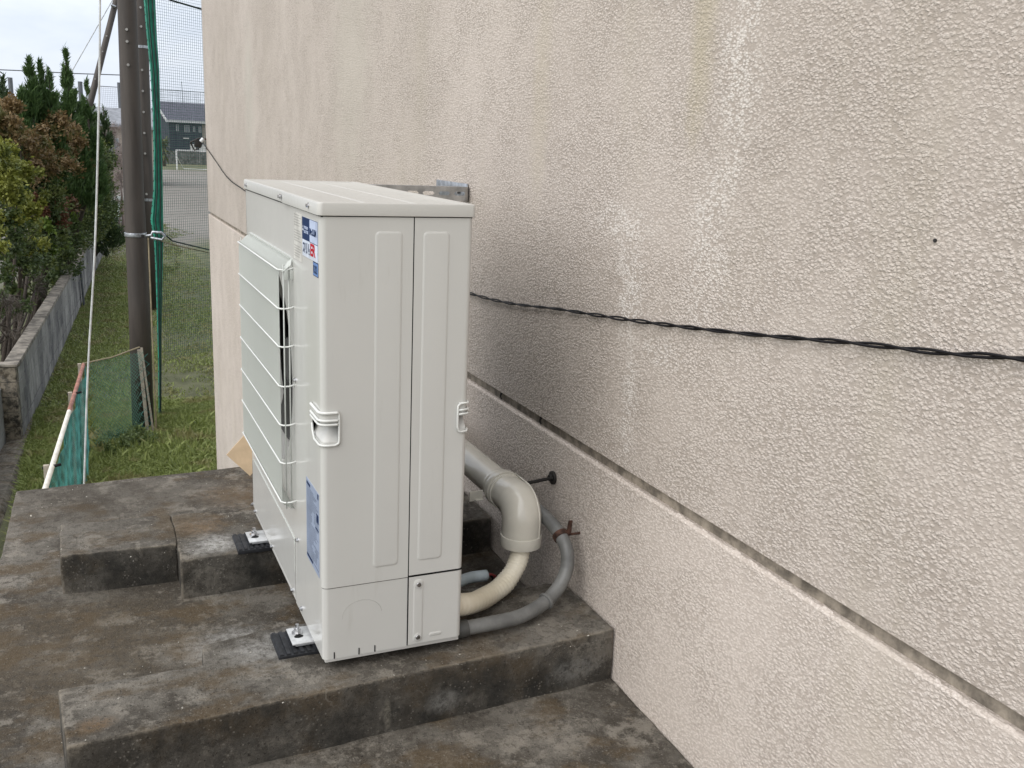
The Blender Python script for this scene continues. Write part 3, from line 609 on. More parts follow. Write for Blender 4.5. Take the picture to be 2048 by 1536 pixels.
# ------------------------------------------------------------------ pipes and brackets by the unit
T = thing('wall_duct', 'glossy grey-beige plastic pipe duct with elbow turning down beside the wall', 'pipe duct', (.60, .26, .1))
EX, EY, EZ = .60, .262, .206; DR = .0535
b = MB(); b.tube([(EX, 1.75, EZ+.002), (EX, EY+.115, EZ)], .0435, 32); b.build('duct_straight', 'duct_pvc', T, smooth='auto')
pth = [Vector((EX, EY+.125, EZ)), Vector((EX, EY+.085, EZ))]+[Vector((EX, EY+.075-.044*math.sin(t)-.032, EZ-.044*(1-math.cos(t)))) for t in np.linspace(.1, math.pi/2, 10)]
pth += [Vector((EX, EY-.001, EZ-.09)), Vector((EX, EY-.001, EZ-.112))]
b = MB(); b.tube(pth, [DR-.004]*2+[DR]*(len(pth)-3)+[DR+.001], 36); b.build('duct_elbow', 'duct_pvc', T, smooth='auto')
for (a, r_) in (((EX, EY+.128, EZ), DR+.0032),):
    b = MB(); b.tube([(EX, EY+.140, EZ), (EX, EY+.116, EZ)], r_-.003, 36); b.build('duct_collar', 'duct_pvc', T, bevel=.0012)
b = MB(); b.tube([(EX, EY-.001, EZ-.082), (EX, EY-.001, EZ-.113)], DR+.0028, 36); b.build('outlet_socket', 'duct_pvc', T, bevel=.0012)
b = MB(); b.tube([(EX, EY+.108, EZ), (EX, EY+.102, EZ)], DR-.001, 36); b.build('duct_ridge', 'duct_pvc', T, bevel=.0012)
b = MB(); ln = [p+Vector((.046, .0, .0))+Vector((0, -.034*(1 if i < 3 else 1), 0)) for i, p in enumerate(pth)]
sd_ = []
for i, p in enumerate(pth):                            # mould seam running round the outside of the elbow
    d_ = (pth[min(i+1, len(pth)-1)]-pth[max(i-1, 0)]).normalized(); out = Vector((1, 0, 0)); nrm = d_.cross(out).normalized()
    if nrm.y > 0 or nrm.z < -.9: nrm = -nrm
    sd_.append(p+(out*.62+nrm*.785).normalized()*(DR+.0006))
b.tube(sd_, .0022, 6); b.build('mould_seam', 'duct_pvc', T, smooth=True)
b = MB(); b.tube([(EX, EY+.17, EZ), (EX, EY+.150, EZ)], .0465, 36); b.box((EX-.092, EY+.150, EZ-.036), (EX-.052, EY+.154, EZ-.006)); b.box((EX-.076, EY+.142, EZ-.034), (EX-.052, EY+.162, EZ-.030)); b.build('duct_clip', 'duct_pvc', T, bevel=.001)
b = MB(); b.tube([(EX, EY-.001, EZ-.1132), (EX, EY-.001, EZ-.1136)], DR-.006, 24); b.build('duct_mouth', 'black_inside', T)
# wrapped refrigerant pipe
T = thing('wrapped_pipe', 'cream tape-wrapped pipe curving from the duct elbow into the outdoor unit', 'pipe', (.45, .1, 0))
pp = smoothpath([(EX-.004, EY, EZ-.085)]+[at(px, 0, x) for px, x in (((1041, 1100), .594), ((1030, 1136), .572), ((1006, 1170), .528), ((972, 1194), .462), ((940, 1207), .392))]+[(.315, .045, .062)], 8)
b = MB(); rs = [.0300+.0016*(1 if (k % 2) else 0)+.001*math.sin(k*.7) for k in range(len(pp))]
fine = smoothpath(pp, 2); rs = [.0255+.0019*(1 if i % 3 == 0 else 0)+.0007*math.sin(i*.31) for i in range(len(fine))]
b.tube(fine, rs, 22); b.build('tape_wrap', 'wrap_tape', T, smooth=True)
# grey conduit
cp = smoothpath([(.352, .036, .0), (.42, .036, .001), (.50, .045, .0), (.575, .073, .006), (.632, .098, .028), (.668, .118, .07), (.676, .138, .118), (.672, .185, .150), (.668, .26, .165), (.668, .42, .170)], 8)
T = thing('conduit', 'grey flexible conduit looping from the unit up to the wall clamp', 'conduit', (.5, .05, -.03))
b = MB(); b.tube(cp, [.0178+.0005*(i % 2) for i in range(len(cp))], 18); b.build('hose', 'conduit_grey', T, smooth=True)
b = MB(); i0 = 26; b.tube([cp[i0], cp[i0+1]], .0225, 18); b.build('coupling', 'conduit_grey', T, bevel=.002)
b = MB(); b.tube([(.330, .038, -.002), (.362, .036, 0)], .021, 18); b.build('end_fitting', 'conduit_dark', T, bevel=.002)
T = thing('pipe_clamp', 'rusty brown clamp holding the grey conduit against the wall', 'clamp', (.69, .17, .14))
i1 = 54; b = MB(); b.tube([cp[i1-1], cp[i1+1]], .0215, 18); b.build('clamp_band', 'rust', T, bevel=.001)
c0 = cp[i1]; b = MB(); b.tube([(c0.x+.016, c0.y+.006, c0.z-.002), (XW+.004, c0.y+.006, c0.z-.002)], .0035, 6); b.hexa([(c0.x+.012, c0.y-.010, c0.z+.008), (c0.x+.026, c0.y-.010, c0.z+.008), (c0.x+.026, c0.y-.006, c0.z+.008), (c0.x+.012, c0.y-.006, c0.z+.008)], [(c0.x+.017, c0.y-.011, c0.z+.044), (c0.x+.027, c0.y-.011, c0.z+.044), (c0.x+.027, c0.y-.007, c0.z+.044), (c0.x+.017, c0.y-.007, c0.z+.044)]); b.build('clamp_tab', 'rust', T, smooth='auto')
# pale cable end with loose cores
T = thing('cable_end', 'short pale blue cable with red and black cores behind the unit corner', 'cable', (.46, .28, -.03))
ce = smoothpath([(.300, .24, -.02), (.40, .27, -.004), (.46, .283, .004), (.515, .288, .002)], 6)
b = MB(); b.tube(ce, .0155, 12); b.build('cable_sheath', 'cable_blue', T, smooth=True)
for k, (m_, dx, dz) in enumerate((('wire_red', .028, -.006), ('wire_black', .022, -.016), ('wire_red', .034, -.012))):
    b = MB(); b.tube(smoothpath([(.510, .288+.004*(k-1), .003-.003*k), (.527, .289+.003*(k-1), .004-.004*k), (.515+dx, .290+.002*k, dz)], 4), .0032, 6); b.build('cable_core', m_, T, smooth=True)
# wall anchor rod
T = thing('anchor_rod', 'black threaded rod with round wall plate beside the duct elbow', 'anchor rod', (XW, .345, .24))
pz = at((1108, 955), 0, XW); b = MB(); b.tube([(EX+.045, pz.y-.01, pz.z-.004), (XW, pz.y, pz.z)], .0052, 8); b.build('rod', 'black_steel', T, smooth='auto')
b = MB(); b.tube([(XW-.001, pz.y, pz.z), (XW-.008, pz.y, pz.z)], .019, 20); b.build('wall_plate', 'black_steel', T, bevel=.001)
b = MB(); b.tube([(XW-.008, pz.y, pz.z), (XW-.016, pz.y, pz.z)], .010, 6); b.build('nut', 'black_steel', T)
# slotted strut from the back of the unit to the wall
T = thing('slotted_bracket', 'galvanised slotted steel bracket tying the unit top back to the wall', 'bracket', (XW, 1.05, .98))
by = 1.05; z0, z1 = .957, 1.003; sx = []; x = .30
holes = [(.355+k*.0535, .395+k*.0535) for k in range(7)]
def strut_plate(y_, m_):
    b = MB(); zh0, zh1 = .975, .987
    xs = sorted(set([.25, XW-.018]+[v for h in holes for v in h]))
    for i in range(len(xs)-1):
        a, c = xs[i], xs[i+1]; hole = any(abs(a-h[0]) < 1e-6 for h in holes)
        b.box((a, y_, z0), (c, y_+.0025, zh0)); b.box((a, y_, zh1), (c, y_+.0025, z1))
        if not hole: b.box((a, y_+.0001, zh0), (c, y_+.0024, zh1))
        else:
            for e, sgn in ((a, 1), (c, -1)):
                b.add([(e, y_, zh0), (e+sgn*.006, y_, zh0), (e, y_, (zh0+zh1)/2), (e+sgn*.006, y_, zh1), (e, y_, zh1)], [(0, 1, 2), (2, 3, 4)])
    return b.build('slotted_web', m_, T)
strut_plate(by, 'strut_steel')
b = MB(); b.tube([(XW-.018, by+.002, z0+.001), (XW-.018, by+.002, z1-.001)], .002, 8)
b.prism(arc(XW-.020, by+.016, .0165, 270, 360, 6)+arc(XW-.020, by+.016, .0140, 360, 270, 6), 2, z0, z1); b.build('rounded_bend', 'strut_steel', T, smooth='auto')
b = MB(); b.box((XW-.0065, by+.016, z0), (XW-.0035, by+.32, z1+.009)); b.build('wall_flange', 'galvanised', T, bevel=.0008)
b = MB(); b.box((.25, by+.0025, z1-.003), (XW-.022, by+.04, z1-.0005)); b.build('top_flange', 'galvanised', T)
for yy in (1.14, 1.28):
    b = MB(); b.tube([(XW-.008, yy, .985), (XW-.016, yy, .985)], .010, 6); b.build('wall_bolt', 'screw_steel', T)
# leaning piece of cardboard past the far end
p1, p2, p3 = at((496, 862), 1, 1.13), at((453, 910), 1, 1.16), at((500, 952), 1, 1.13)
p4 = p1+(p3-p2); b = MB(); nrm = Vector((0, .004, 0))
bx = Vector((.01, -.03, -.215)); 
b.hexa([p2, p3, p4, p1], [p2+nrm, p3+nrm, p4+nrm, p1+nrm]); tag(b.build('cardboard_sheet', 'cardboard'), 'tan cardboard sheet standing against the far end of the unit', 'cardboard')

# twisted wire pair along the wall
T = thing('twisted_cable', 'black twisted pair of wires strung along the beige wall', 'cable', (.72, 0, .75))
kp = [at(px, 0, .722) for px in [(404, 283), (430, 320), (455, 355), (485, 378)]]
kp += [Vector((.722, 4.2, .665)), Vector((.722, 2.4, .640))]+[at(px, 0, .722) for px in [(945, 588), (1130, 620), (1300, 645), (1500, 668), (1700, 685), (1900, 707), (2048, 718)]]+[Vector((.722, -1.6, .955)), Vector((.722, -2.6, 1.03))]
cl = smoothpath(kp, 60); S = [0]
for i in range(1, len(cl)): S.append(S[-1]+(cl[i]-cl[i-1]).length)
tot = S[-1]; NN = 2200; cp2 = []; j = 0
for k in range(NN+1):
    s_ = tot*k/NN
    while j < len(S)-2 and S[j+1] < s_: j += 1
    cp2.append(cl[j].lerp(cl[j+1], (s_-S[j])/max(S[j+1]-S[j], 1e-9)))
ph = 0; A = []; B_ = []
for k, c_ in enumerate(cp2):
    ph += 2*math.pi*(tot/NN)/(.21*(1+.3*noise.noise(Vector((k*.006, 0, 3)))))
    rr_ = .0027*(1+.45*noise.noise(Vector((k*.011, 5, 0)))); o1 = Vector((.8*math.cos(ph), 0, math.sin(ph)))*rr_; A.append(c_+o1); B_.append(c_-o1)
for q in (A, B_):
    b = MB(); b.tube(q, .0024, 7); b.build('wire_strand', 'wire_black', T, smooth=True)
pc = kp[0]; T = thing('wire_anchor', 'small black wire anchor with white insulator at the wall corner', 'bracket', pc)
e = Vector((pc.x-.01, YC-.02, pc.z)); b = MB()
cs_ = [e+Vector((-.22+.0, .0, .0)), e+Vector((-.13, 0, .055)), e+Vector((-.03, 0, .045)), e+Vector((-.06, 0, -.06)), e+Vector((-.16, 0, -.085))]
cs_ = [e+Vector((dx, .02, dz)) for dx, dz in ((-.125, -.01), (-.045, .03), (-.012, .04), (-.03, -.05), (-.09, -.085))]
b.tube(cs_+[cs_[0]], .009, 6); b.build('frame', 'black_steel', T, smooth='auto')
b = MB(); b.box((e.x-.09, e.y+.01, e.z-.055), (e.x-.03, e.y+.035, e.z+.015)); b.build('body', 'black_steel', T, bevel=.006)
b = MB(); b.tube([e+Vector((-.03, .0, .0)), e+Vector((-.005, -.005, .03))], .018, 10); b.build('insulator', 'porcelain', T, smooth='auto')
b = MB(); b.tube([e+Vector((-.01, 0, .02)), e+Vector((.03, 0, .03))], .008, 6); b.build('hook', 'rust', T)

# debris on the platform
def stone(px, z, r, mat, lab, name='pebble', cat='pebble', sq=(1, .8, .6)):
    p = at(px, 2, z); me = bpy.data.meshes.new(name); bm = bmesh.new(); bmesh.ops.create_icosphere(bm, subdivisions=2, radius=r)
    for v in bm.verts: v.co *= 1+.35*noise.noise(v.co/r*1.1+Vector((px[0], px[1], 0)))
    for v in bm.verts: v.co = Vector((v.co.x*sq[0], v.co.y*sq[1], v.co.z*sq[2]))
    bm.to_mesh(me); bm.free(); me.materials.append(M[mat]); o = bpy.data.objects.new(name, me); COL.objects.link(o); o.location = p+Vector((0, 0, r*.35)); o.rotation_euler = (0, 0, random.uniform(0, 6)); tag(o, lab, cat)
stone((33, 1356), slab_z(-.6, .1), .006, 'pebble', 'pale round pebble at the left edge of the slab')
stone((940, 1487), -.185, .008, 'chip_yellow', 'yellowish woody chip on the slab in front of the near plinth', 'wood_chip', 'wood chip', (1, .6, .7))
stone((58, 1148), slab_z(-.6, .8), .005, 'pebble', 'small white pebble left of the far plinth', sq=(1.3, .8, .5))
stone((62, 1033), slab_z(-.6, 1.4), .006, 'pebble', 'white flake near the far left corner of the slab', 'flake', 'flake', (1.4, .6, .4))
stone((1110, 1505), -.185, .006, 'chip_yellow', 'thin pale splinter on the slab in the foreground', 'splinter', 'splinter', (2.2, .4, .5))
stone((585, 1512), -.185, .010, 'grit', 'grey stone chip at the foot of the near plinth', 'stone_chip', 'stone chip')
g = []
for k in range(900):
    u_ = rng.random(); 
    x = -.68+1.4*rng.random(); y = -.75+2.45*rng.random(); z = slab_z(x, y)
    if -.10 < y < .25 and x > -.54: z = ZP
    elif .712 < y < 1.08 and x > -.545: z = ZP
    r_ = .0008+.0024*rng.random()**3; a = rng.random()*6.28
    c = np.array([x, y, z+.0035]); d1 = np.array([math.cos(a), math.sin(a), .3])*r_; d2 = np.array([-math.sin(a), math.cos(a), .2])*r_*.6; up_ = np.array([0, 0, r_*.8])
    g += [c-d1, c-d2, c+up_, c-d2, c+d1, c+up_, c+d1, c+d2, c+up_, c+d2, c-d1, c+up_]
tag(qmesh('grit', g, 3, 'grit'), 'fine pale grit scattered over the concrete slab', 'grit', kind='stuff')

# ------------------------------------------------------------------ block wall
WS = .07; wx = lambda y: -1.335+WS*(y-12.3); WD = Vector((WS, 1, 0)).normalized(); WN = Vector((WD.y, -WD.x, 0))
BW = thing('block_wall', 'weathered grey concrete block wall with flat capstones along the hedge', 'wall', (wx(12.3), 12.3, ZG))
A0 = Vector((wx(12.3), 12.3, ZG)); LW = 31.0
def wl_(s, d, z): q = A0+WD*s+WN*d; return (q.x, q.y, ZG+z)
def wbox(b, s0, s1, d0, d1, z0, z1): b.hexa([wl_(s0, d0, z0), wl_(s0, d1, z0), wl_(s1, d1, z0), wl_(s1, d0, z0)], [wl_(s0, d0, z1), wl_(s0, d1, z1), wl_(s1, d1, z1), wl_(s1, d0, z1)])
b = MB(); wbox(b, .008, LW, -.142, -.008, 0, 1.03); b.build('mortar_core', 'mortar', BW)
b = MB(); wbox(b, .004, .394, -.15, 0, .004, .196); blk = b.build('block', 'wall_block', BW, bevel=.004, seg=1)
for c in range(5):
    for k in range(59):
        if c == 0 and k == 0: continue
        q = blk.copy(); COL.objects.link(q); q.parent = BW
        off = k*.4+(.2 if c % 2 else 0); v = WD*off; q.location = (v.x+WN.x*random.uniform(-.003, .003), v.y, .2*c+.02*(c > 0))
    if c % 2:
        q = blk.copy(); COL.objects.link(q); q.parent = BW; q.scale = (1, .5, 1); q.location = (0, 0, .2*c+.02)
b = MB(); wbox(b, 24.0, LW, -.149, -.001, 0, 1.02); o = b.build('far_blocks', 'wall_block', BW); o['kind'] = 'stuff'
b = MB(); wbox(b, .003, .597, -.175, .022, 1.03, 1.095); cap = b.build('capstone', 'wall_cap', BW, bevel=.008, seg=1)
for k in range(1, 51):
    q = cap.copy(); COL.objects.link(q); q.parent = BW; v = WD*.6*k; q.location = (v.x, v.y, random.uniform(-.004, .004)); 
# near, lower wall stub and kerb
T = thing('low_block_wall', 'lower grey block wall running towards the platform from the wall end', 'wall', (-1.75, 9, ZG))
b = MB(); wbox(b, -7, -.01, -.36, -.20, 0, .76); b.build('mortar_core', 'mortar', T)
b = MB(); wbox(b, -.40, -.01, -.365, -.195, .01, .196); b0 = b.build('block', 'wall_block', T, bevel=.004, seg=1)
for c in range(4):
    for k in range(17):
        if c == 0 and k == 0: continue
        q = b0.copy(); COL.objects.link(q); q.parent = T; v = WD*(-.4*k-(.2 if c % 2 else 0)); q.location = (v.x, v.y, .195*c)
T = thing('block_pier', 'dark weathered block pier at the near end of the block wall', 'pier', (wx(12.2), 12.2, ZG))
for c in range(5):
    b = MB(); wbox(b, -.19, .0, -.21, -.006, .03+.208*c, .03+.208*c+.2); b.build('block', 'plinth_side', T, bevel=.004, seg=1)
b = MB(); wbox(b, -.18, -.005, -.20, -.016, 0, 1.05); b.build('mortar_core', 'mortar', T)
b = MB(); wbox(b, -.21, -.001, -.55, .024, 1.07, 1.105); b.build('capstone', 'wall_cap', T, bevel=.006, seg=1)
b = MB(); b.hexa([wl_(-8, -.7, 0), wl_(-8, .24, 0), wl_(.9, .06, 0), wl_(.9, -.1, 0)], [wl_(-8, -.7, .13), wl_(-8, .14, .10), wl_(.9, .03, .05), wl_(.9, -.1, .05)])
tag(b.build('concrete_kerb', 'old_concrete', bevel=.01), kind='structure')
# wooden stub post by the wall
T = thing('wall_stake', 'dark steel stake leaning on the block wall', 'stake', at((163, 612), 2, ZG))
pa, pb = at((160, 612), 2, ZG), None; pb = Vector((pa.x-.03, pa.y, ZG+1.07)); b = MB(); b.tube([pa, pb], .04, 8); b.build('stake_shaft', 'black_steel', T, smooth='auto')
b = MB(); b.tube([pa+Vector((.09, .02, 0)), pb+Vector((.09, .02, -.02))], .028, 6); b.build('stake_pipe', 'steel_pole', T, smooth='auto')

# ------------------------------------------------------------------ poles
def bolts(parent, pxs, y, r=.018, front=.0):
    for px in pxs:
        p = at(px, 1, y); b = MB(); b.tube([p, p+Vector((0, -.03, 0))], r, 8); b.build('step_bolt', 'strut_steel', parent)
pb_ = Vector((.235, 12.3, ZG)); T = thing('net_pole', 'thick brown steel pole holding the green net, nearest the building', 'pole', pb_, 'brown net poles')
pcs = [at(px, 1, 12.42) for px in ((287, 862), (278, 600), (268, 390), (253.5, 0))]; pcs[0].z = ZG; pcs.append(pcs[-1]+(pcs[-1]-pcs[2])*1.8)
b = MB(); b.tube(pcs, [.150, .143, .133, .118, .095], 28); b.build('pole_shaft', 'pole_brown', T, smooth=True)
bolts(T, [(253, 59), (254, 83), (256, 130)], 12.305)
pcl = at((270, 470), 1, 12.3); b = MB(); pq = at((271, 470), 1, 12.42); b.tube([(pq.x, 12.42, pcl.z-.03), (pq.x, 12.42, pcl.z+.025)], .147, 28); b.build('clamp_band', 'galvanised', T, bevel=.004)
b = MB(); b.box((.30, 12.10, pcl.z-.02), (.345, 12.14, pcl.z+.02)); b.build('clamp_bolt', 'black_steel', T)
cb = MB(); c0 = Vector((.36, 12.12, pcl.z+.005))
cb.tube([c0, c0+Vector((.07, -.01, .01)), c0+Vector((.085, -.01, .055)), c0+Vector((.20, -.01, .045)), c0+Vector((.245, -.01, .0)), c0+Vector((.20, -.01, -.055)), c0+Vector((.06, -.01, -.02))], .02, 8); cb.build('net_bracket', 'galvanised', T, smooth=True)
b = MB(); b.tube([(.375, 12.21, ZG), (.395, 12.20, pcl.z-.03)], .012, 6); b.build('earth_wire', 'rope_tan', T)
p2 = Vector((.99, 22.6, ZG)); T = thing('net_pole', 'slimmer brown pole just behind and right of the thick net pole', 'pole', p2, 'brown net poles')
b = MB(); q1, q2 = at((293.5, 400), 1, 22.6), at((280.5, 40), 1, 22.6); b.tube([(q1.x+(q1.x-q2.x)*.45, 22.6, ZG), q1, q2, q2+(q2-q1)*1.2], [.17, .155, .16, .12], 24); b.build('pole_shaft', 'pole_brown', T, smooth=True)
bolts(T, [(281, 15), (282, 53), (284, 140), (285.5, 182), (287, 224), (288.5, 266), (290, 307), (293, 388)], 22.42, .026)
for px in ((282.5, 94), (294, 399)):
    p = at(px, 1, 22.6); b = MB(); b.tube([(p.x, 22.6, p.z-.03), (p.x, 22.6, p.z+.03)], .166, 24); b.build('pole_band', 'galvanised', T)
T = thing('brace_pole', 'slanted brown brace pole leaning left behind the hedge', 'pole', (-1.1, 23, ZG))
pa = at((236, -14), 1, 23); pb2 = at((180, 208), 1, 23); d = pb2-pa; b = MB(); b.tube([pa-d*.3, pb2+d*((ZG-pb2.z)/d.z)], [.062, .085], 16); b.build('pole_shaft', 'pole_brown', T, smooth=True)
bolts(T, [(213, 72), (205, 103), (190, 158)], 22.9, .016)
b = MB(); b.tube([at((222, 10), 1, 22.9), at((232, 14), 1, 22.9)], .03, 6); b.build('brace_bolt', 'galvanised', T)
b = MB(); b.tube([at((225, 0), 1, 23.5), at((152, 128), 1, 23.5), at((60, 290), 1, 23.5)], .012, 5); tag(b.build('guy_wire', 'rope_white'), 'thin pale guy wire slanting down left of the brace pole', 'wire')
# white rope in front
rp = smoothpath([at((201, -40), 1, 7), at((200, 0), 1, 7), at((198, 190), 1, 7), at((190, 490), 1, 7), at((176, 740), 1, 7), at((168, 975), 1, 7), at((160, 1210), 1, 7)], 8)
rp.append(Vector((rp[-1].x, 7, ZG))); b = MB(); b.tube(rp, .0085, 8); tag(b.build('white_rope', 'rope_white', smooth=True), 'taut white rope hanging down in front of the low net fence', 'rope')

# ------------------------------------------------------------------ nets
T = thing('ball_net', 'tall green ball-stop net gathered beside the thick pole', 'net', (.66, 13, ZG))
def bundle(spec, name, mat, seedk):
    b = MB(); seg = 26; rows = []
    for (z, cx, w, dpt) in spec:
        rows.append([(cx+(w*(1+.12*math.sin(5*a+seedk+z*.2)))*math.cos(a), 13+(dpt*(1+.35*math.sin(7*a+z*.3)))*math.sin(a), z) for a in np.linspace(0, 2*math.pi, seg, endpoint=False)])
    n = len(rows); b.add([v for r_ in rows for v in r_], [(i*seg+k, i*seg+(k+1) % seg, (i+1)*seg+(k+1) % seg, (i+1)*seg+k) for i in range(n-1) for k in range(seg)])
    return b.build(name, mat, T, smooth=True)
def cxw(pl, pr): return (pl+pr)/2, (pr-pl)/2
spec = []
for (yy, l, r_) in ((-250, 281, 309), (0, 287, 311), (60, 292, 313), (140, 300, 319), (220, 305, 321), (300, 307, 324), (380, 307, 326), (440, 301, 327), (480, 308, 327), (540, 311, 326), (640, 314, 324), (740, 316.5, 323), (840, 317.5, 322)):
    a, c = at((l, yy), 1, 13), at((r_, yy), 1, 13); spec.append(((a.z+c.z)/2, (a.x+c.x)/2, (c.x-a.x)/2*.92, .06))
big = []
for i in range(len(spec)-1):
    for k in range(8): t_ = k/8; big.append(tuple(spec[i][m]*(1-t_)+spec[i+1][m]*t_ for m in range(4)))
big.append(spec[-1]); bundle(big, 'net_fold', 'net_green', 0)
b = MB()
for i in range(0, len(big)-1):
    z, cx, w, dp = big[i]; z2, cx2, w2, _ = big[i+1]
    for off in (-.35, .45): b.bar((cx+w*off, 13-.075, z), (cx2+w2*off, 13-.075, z2), .009, 4)
    if i % 2 == 0: b.bar((cx-w*1.02, 13-.03, z), (cx-w*1.2, 13-.05, z-.02), .006, 3)
tag(b.build('fold_cords', 'rope_dark', T), kind='stuff')
na, nb = Vector((.60, 13.05, 0)), Vector((2.6, 14.6, 0)); dn = (nb-na).normalized(); Ln = (nb-na).length; cell = .0385
b = MB(); z0n, z1n = -2.2, 5.2; nv = int(Ln/cell)
for k in range(nv+1): q = na+dn*(k*cell); b.bar((q.x, q.y, z0n), (q.x, q.y, z1n), .0021, 3)
for k in range(int((z1n-z0n)/cell)+1):
    z = z0n+k*cell; b.bar((na.x, na.y, z), (nb.x, nb.y, z), .0021, 3)
b.build('net_mesh', 'net_thin', T)
b = MB(); b.tube([at((321, 462), 1, 12.7), at((345, 482), 1, 13), at((420, 500), 1, 13.8), at((470, 512), 1, 14.5)], .011, 6); b.build('edge_rope', 'rope_dark', T)
b = MB(); b.tube([at((312, 478), 1, 12.2), at((340, 488), 1, 13), at((420, 506), 1, 13.8), at((470, 515), 1, 14.5)], .009, 6); b.build('edge_rope', 'rope_tan', T)

T = thing('low_net_fence', 'low teal net fence on wooden stakes with red and white top rail', 'fence', (-.52, 11.5, ZG))
ZR = ZG+1.2; ra, rbp = at((167, 730), 2, ZR), at((88, 985), 2, ZR); dr = rbp-ra; rn = ra+dr*1.35
sp = ra+dr*.47
b = MB(); b.tube([ra-dr*.01, sp], .024, 10); b.build('red_rail', 'bar_red', T, smooth='auto'); b = MB(); b.tube([sp, rn], .024, 10); b.build('white_rail', 'bar_white', T, smooth='auto')
for t_ in (.0, .31, .86, 1.3):
    q = ra+dr*t_; b = MB(); b.hexa([(q.x-.075, q.y-.02, ZG), (q.x-.03, q.y-.02, ZG), (q.x-.03, q.y+.025, ZG), (q.x-.075, q.y+.025, ZG)], [(q.x-.07, q.y-.02, ZR+.02), (q.x-.025, q.y-.02, ZR+.02), (q.x-.025, q.y+.025, ZR+.02), (q.x-.07, q.y+.025, ZR+.02)]); st_ = b.build('stake', 'stake_wood', T)
    if t_ not in (0, 1.3): b = MB(); b.tube([(q.x-.08, q.y, ZR-.005), (q.x+.04, q.y, ZR+.01), (q.x+.07, q.y+.02, ZR+.01)], .014, 6); b.build('tie', 'wire_black', st_)
pr = at((279, 697), 1, 12.1)
b = MB(); b.hexa([(pr.x+.03, pr.y-.02, ZG), (pr.x+.075, pr.y-.02, ZG), (pr.x+.075, pr.y+.03, ZG), (pr.x+.03, pr.y+.03, ZG)], [(pr.x-.03, pr.y-.02, ZR+.03), (pr.x+.015, pr.y-.02, ZR+.03), (pr.x+.015, pr.y+.03, ZR+.03), (pr.x-.03, pr.y+.03, ZR+.03)]); b.build('stake', 'stake_wood', T)
b = MB(); b.hexa([(pr.x+.115, pr.y-.02, ZG), (pr.x+.14, pr.y-.02, ZG), (pr.x+.14, pr.y+.01, ZG), (pr.x+.115, pr.y+.01, ZG)], [(pr.x+.01, pr.y-.02, ZR+.06), (pr.x+.04, pr.y-.02, ZR+.06), (pr.x+.04, pr.y+.01, ZR+.06), (pr.x+.01, pr.y+.01, ZR+.06)]); b.build('stake', 'stake_wood', T)
b = MB(); b.tube([ra+Vector((0, 0, .02)), ra.lerp(pr, .5)+Vector((0, 0, -.01)), pr+Vector((0, 0, .02))], .011, 6); b.build('top_rope', 'rope_tan', T)
def net_panel(name, a, c, z0, z1, cell, r, mat, sag=.02):
    b = MB(); L = (c-a).length; d_ = (c-a).normalized(); Hh = z1-z0; sd2 = Vector((d_.y, -d_.x, 0))
    def P(s, h):
        s = min(max(s, 0), L); q = a+d_*s+sd2*(sag*math.sin(s*4.1+h*2.3)+sag*.6*math.sin(s*9+h*5)); return (q.x, q.y, z0+h)
    for sg in (1, -1):
        k = -Hh/cell
        while k*cell < L+Hh:
            pts = []
            for i in range(9):
                h = Hh*i/8; s = k*cell+(h if sg > 0 else Hh-h)
                if 0 <= s <= L: pts.append(P(s, h))
            for i in range(len(pts)-1): b.bar(pts[i], pts[i+1], r, 3)
            k += 1
    return b.build(name, mat, T)
net_panel('net_panel', Vector((ra.x, ra.y, 0)), Vector((pr.x+.04, pr.y, 0)), ZG+.05, ZR+.01, .05, .0027, 'net_pale')
net_panel('net_panel', Vector((ra.x+.03, ra.y, 0)), Vector((rn.x+.03, rn.y, 0)), ZG+.05, ZR-.01, .042, .0032, 'net_teal')
net_panel('net_panel', Vector((pr.x-.05, pr.y-.03, 0)), Vector((pr.x+.12, pr.y-.02, 0)), ZG+.02, ZR-.02, .026, .0022, 'net_teal')

# ------------------------------------------------------------------ far things
hc = at((340, 300), 1, 145); hx, hy = hc.x, 145.0; th = R(9)
HB = thing('navy_house', 'dark navy two-storey house with slate roof beyond the playing field', 'house', (hx, hy, ZG))
dx_ = Vector((math.cos(th), math.sin(th), 0)); dy_ = Vector((-math.sin(th)-.12, math.cos(th), 0))
def hp(u, v, z): q = Vector((hx, hy, 0))+dx_*u+dy_*v; return (q.x, q.y, z)
def hbox(b, u0, u1, v0, v1, z0, z1): b.hexa([hp(u0, v0, z0), hp(u1, v0, z0), hp(u1, v1, z0), hp(u0, v1, z0)], [hp(u0, v0, z1), hp(u1, v0, z1), hp(u1, v1, z1), hp(u0, v1, z1)])
b = MB(); hbox(b, 0, 4.6, 0, 7, ZG, 2.75); hbox(b, 4.6, 9, .8, 7, ZG, 2.75); b.add([hp(0, 0, 2.75), hp(0, 7, 2.75), hp(0, 3.5, 4.9)], [(0, 1, 2)]); b.build('wall', 'house_navy', HB)
b = MB(); b.hexa([hp(-.45, -.5, 2.62), hp(9.5, -.5, 2.62), hp(9.5, 3.5, 5.05), hp(-.45, 3.5, 5.05)], [hp(-.45, -.5, 2.85), hp(9.5, -.5, 2.85), hp(9.5, 3.5, 5.3), hp(-.45, 3.5, 5.3)])
b.hexa([hp(-.45, 3.5, 5.05), hp(9.5, 3.5, 5.05), hp(9.5, 7.5, 2.62), hp(-.45, 7.5, 2.62)], [hp(-.45, 3.5, 5.3), hp(9.5, 3.5, 5.3), hp(9.5, 7.5, 2.85), hp(-.45, 7.5, 2.85)]); rf = b.build('roof', 'roof_slate', HB)
b = MB(); hbox(b, -.5, 9.55, -.62, -.5, 2.48, 2.80); b.build('gutter', 'trim_pale', rf)
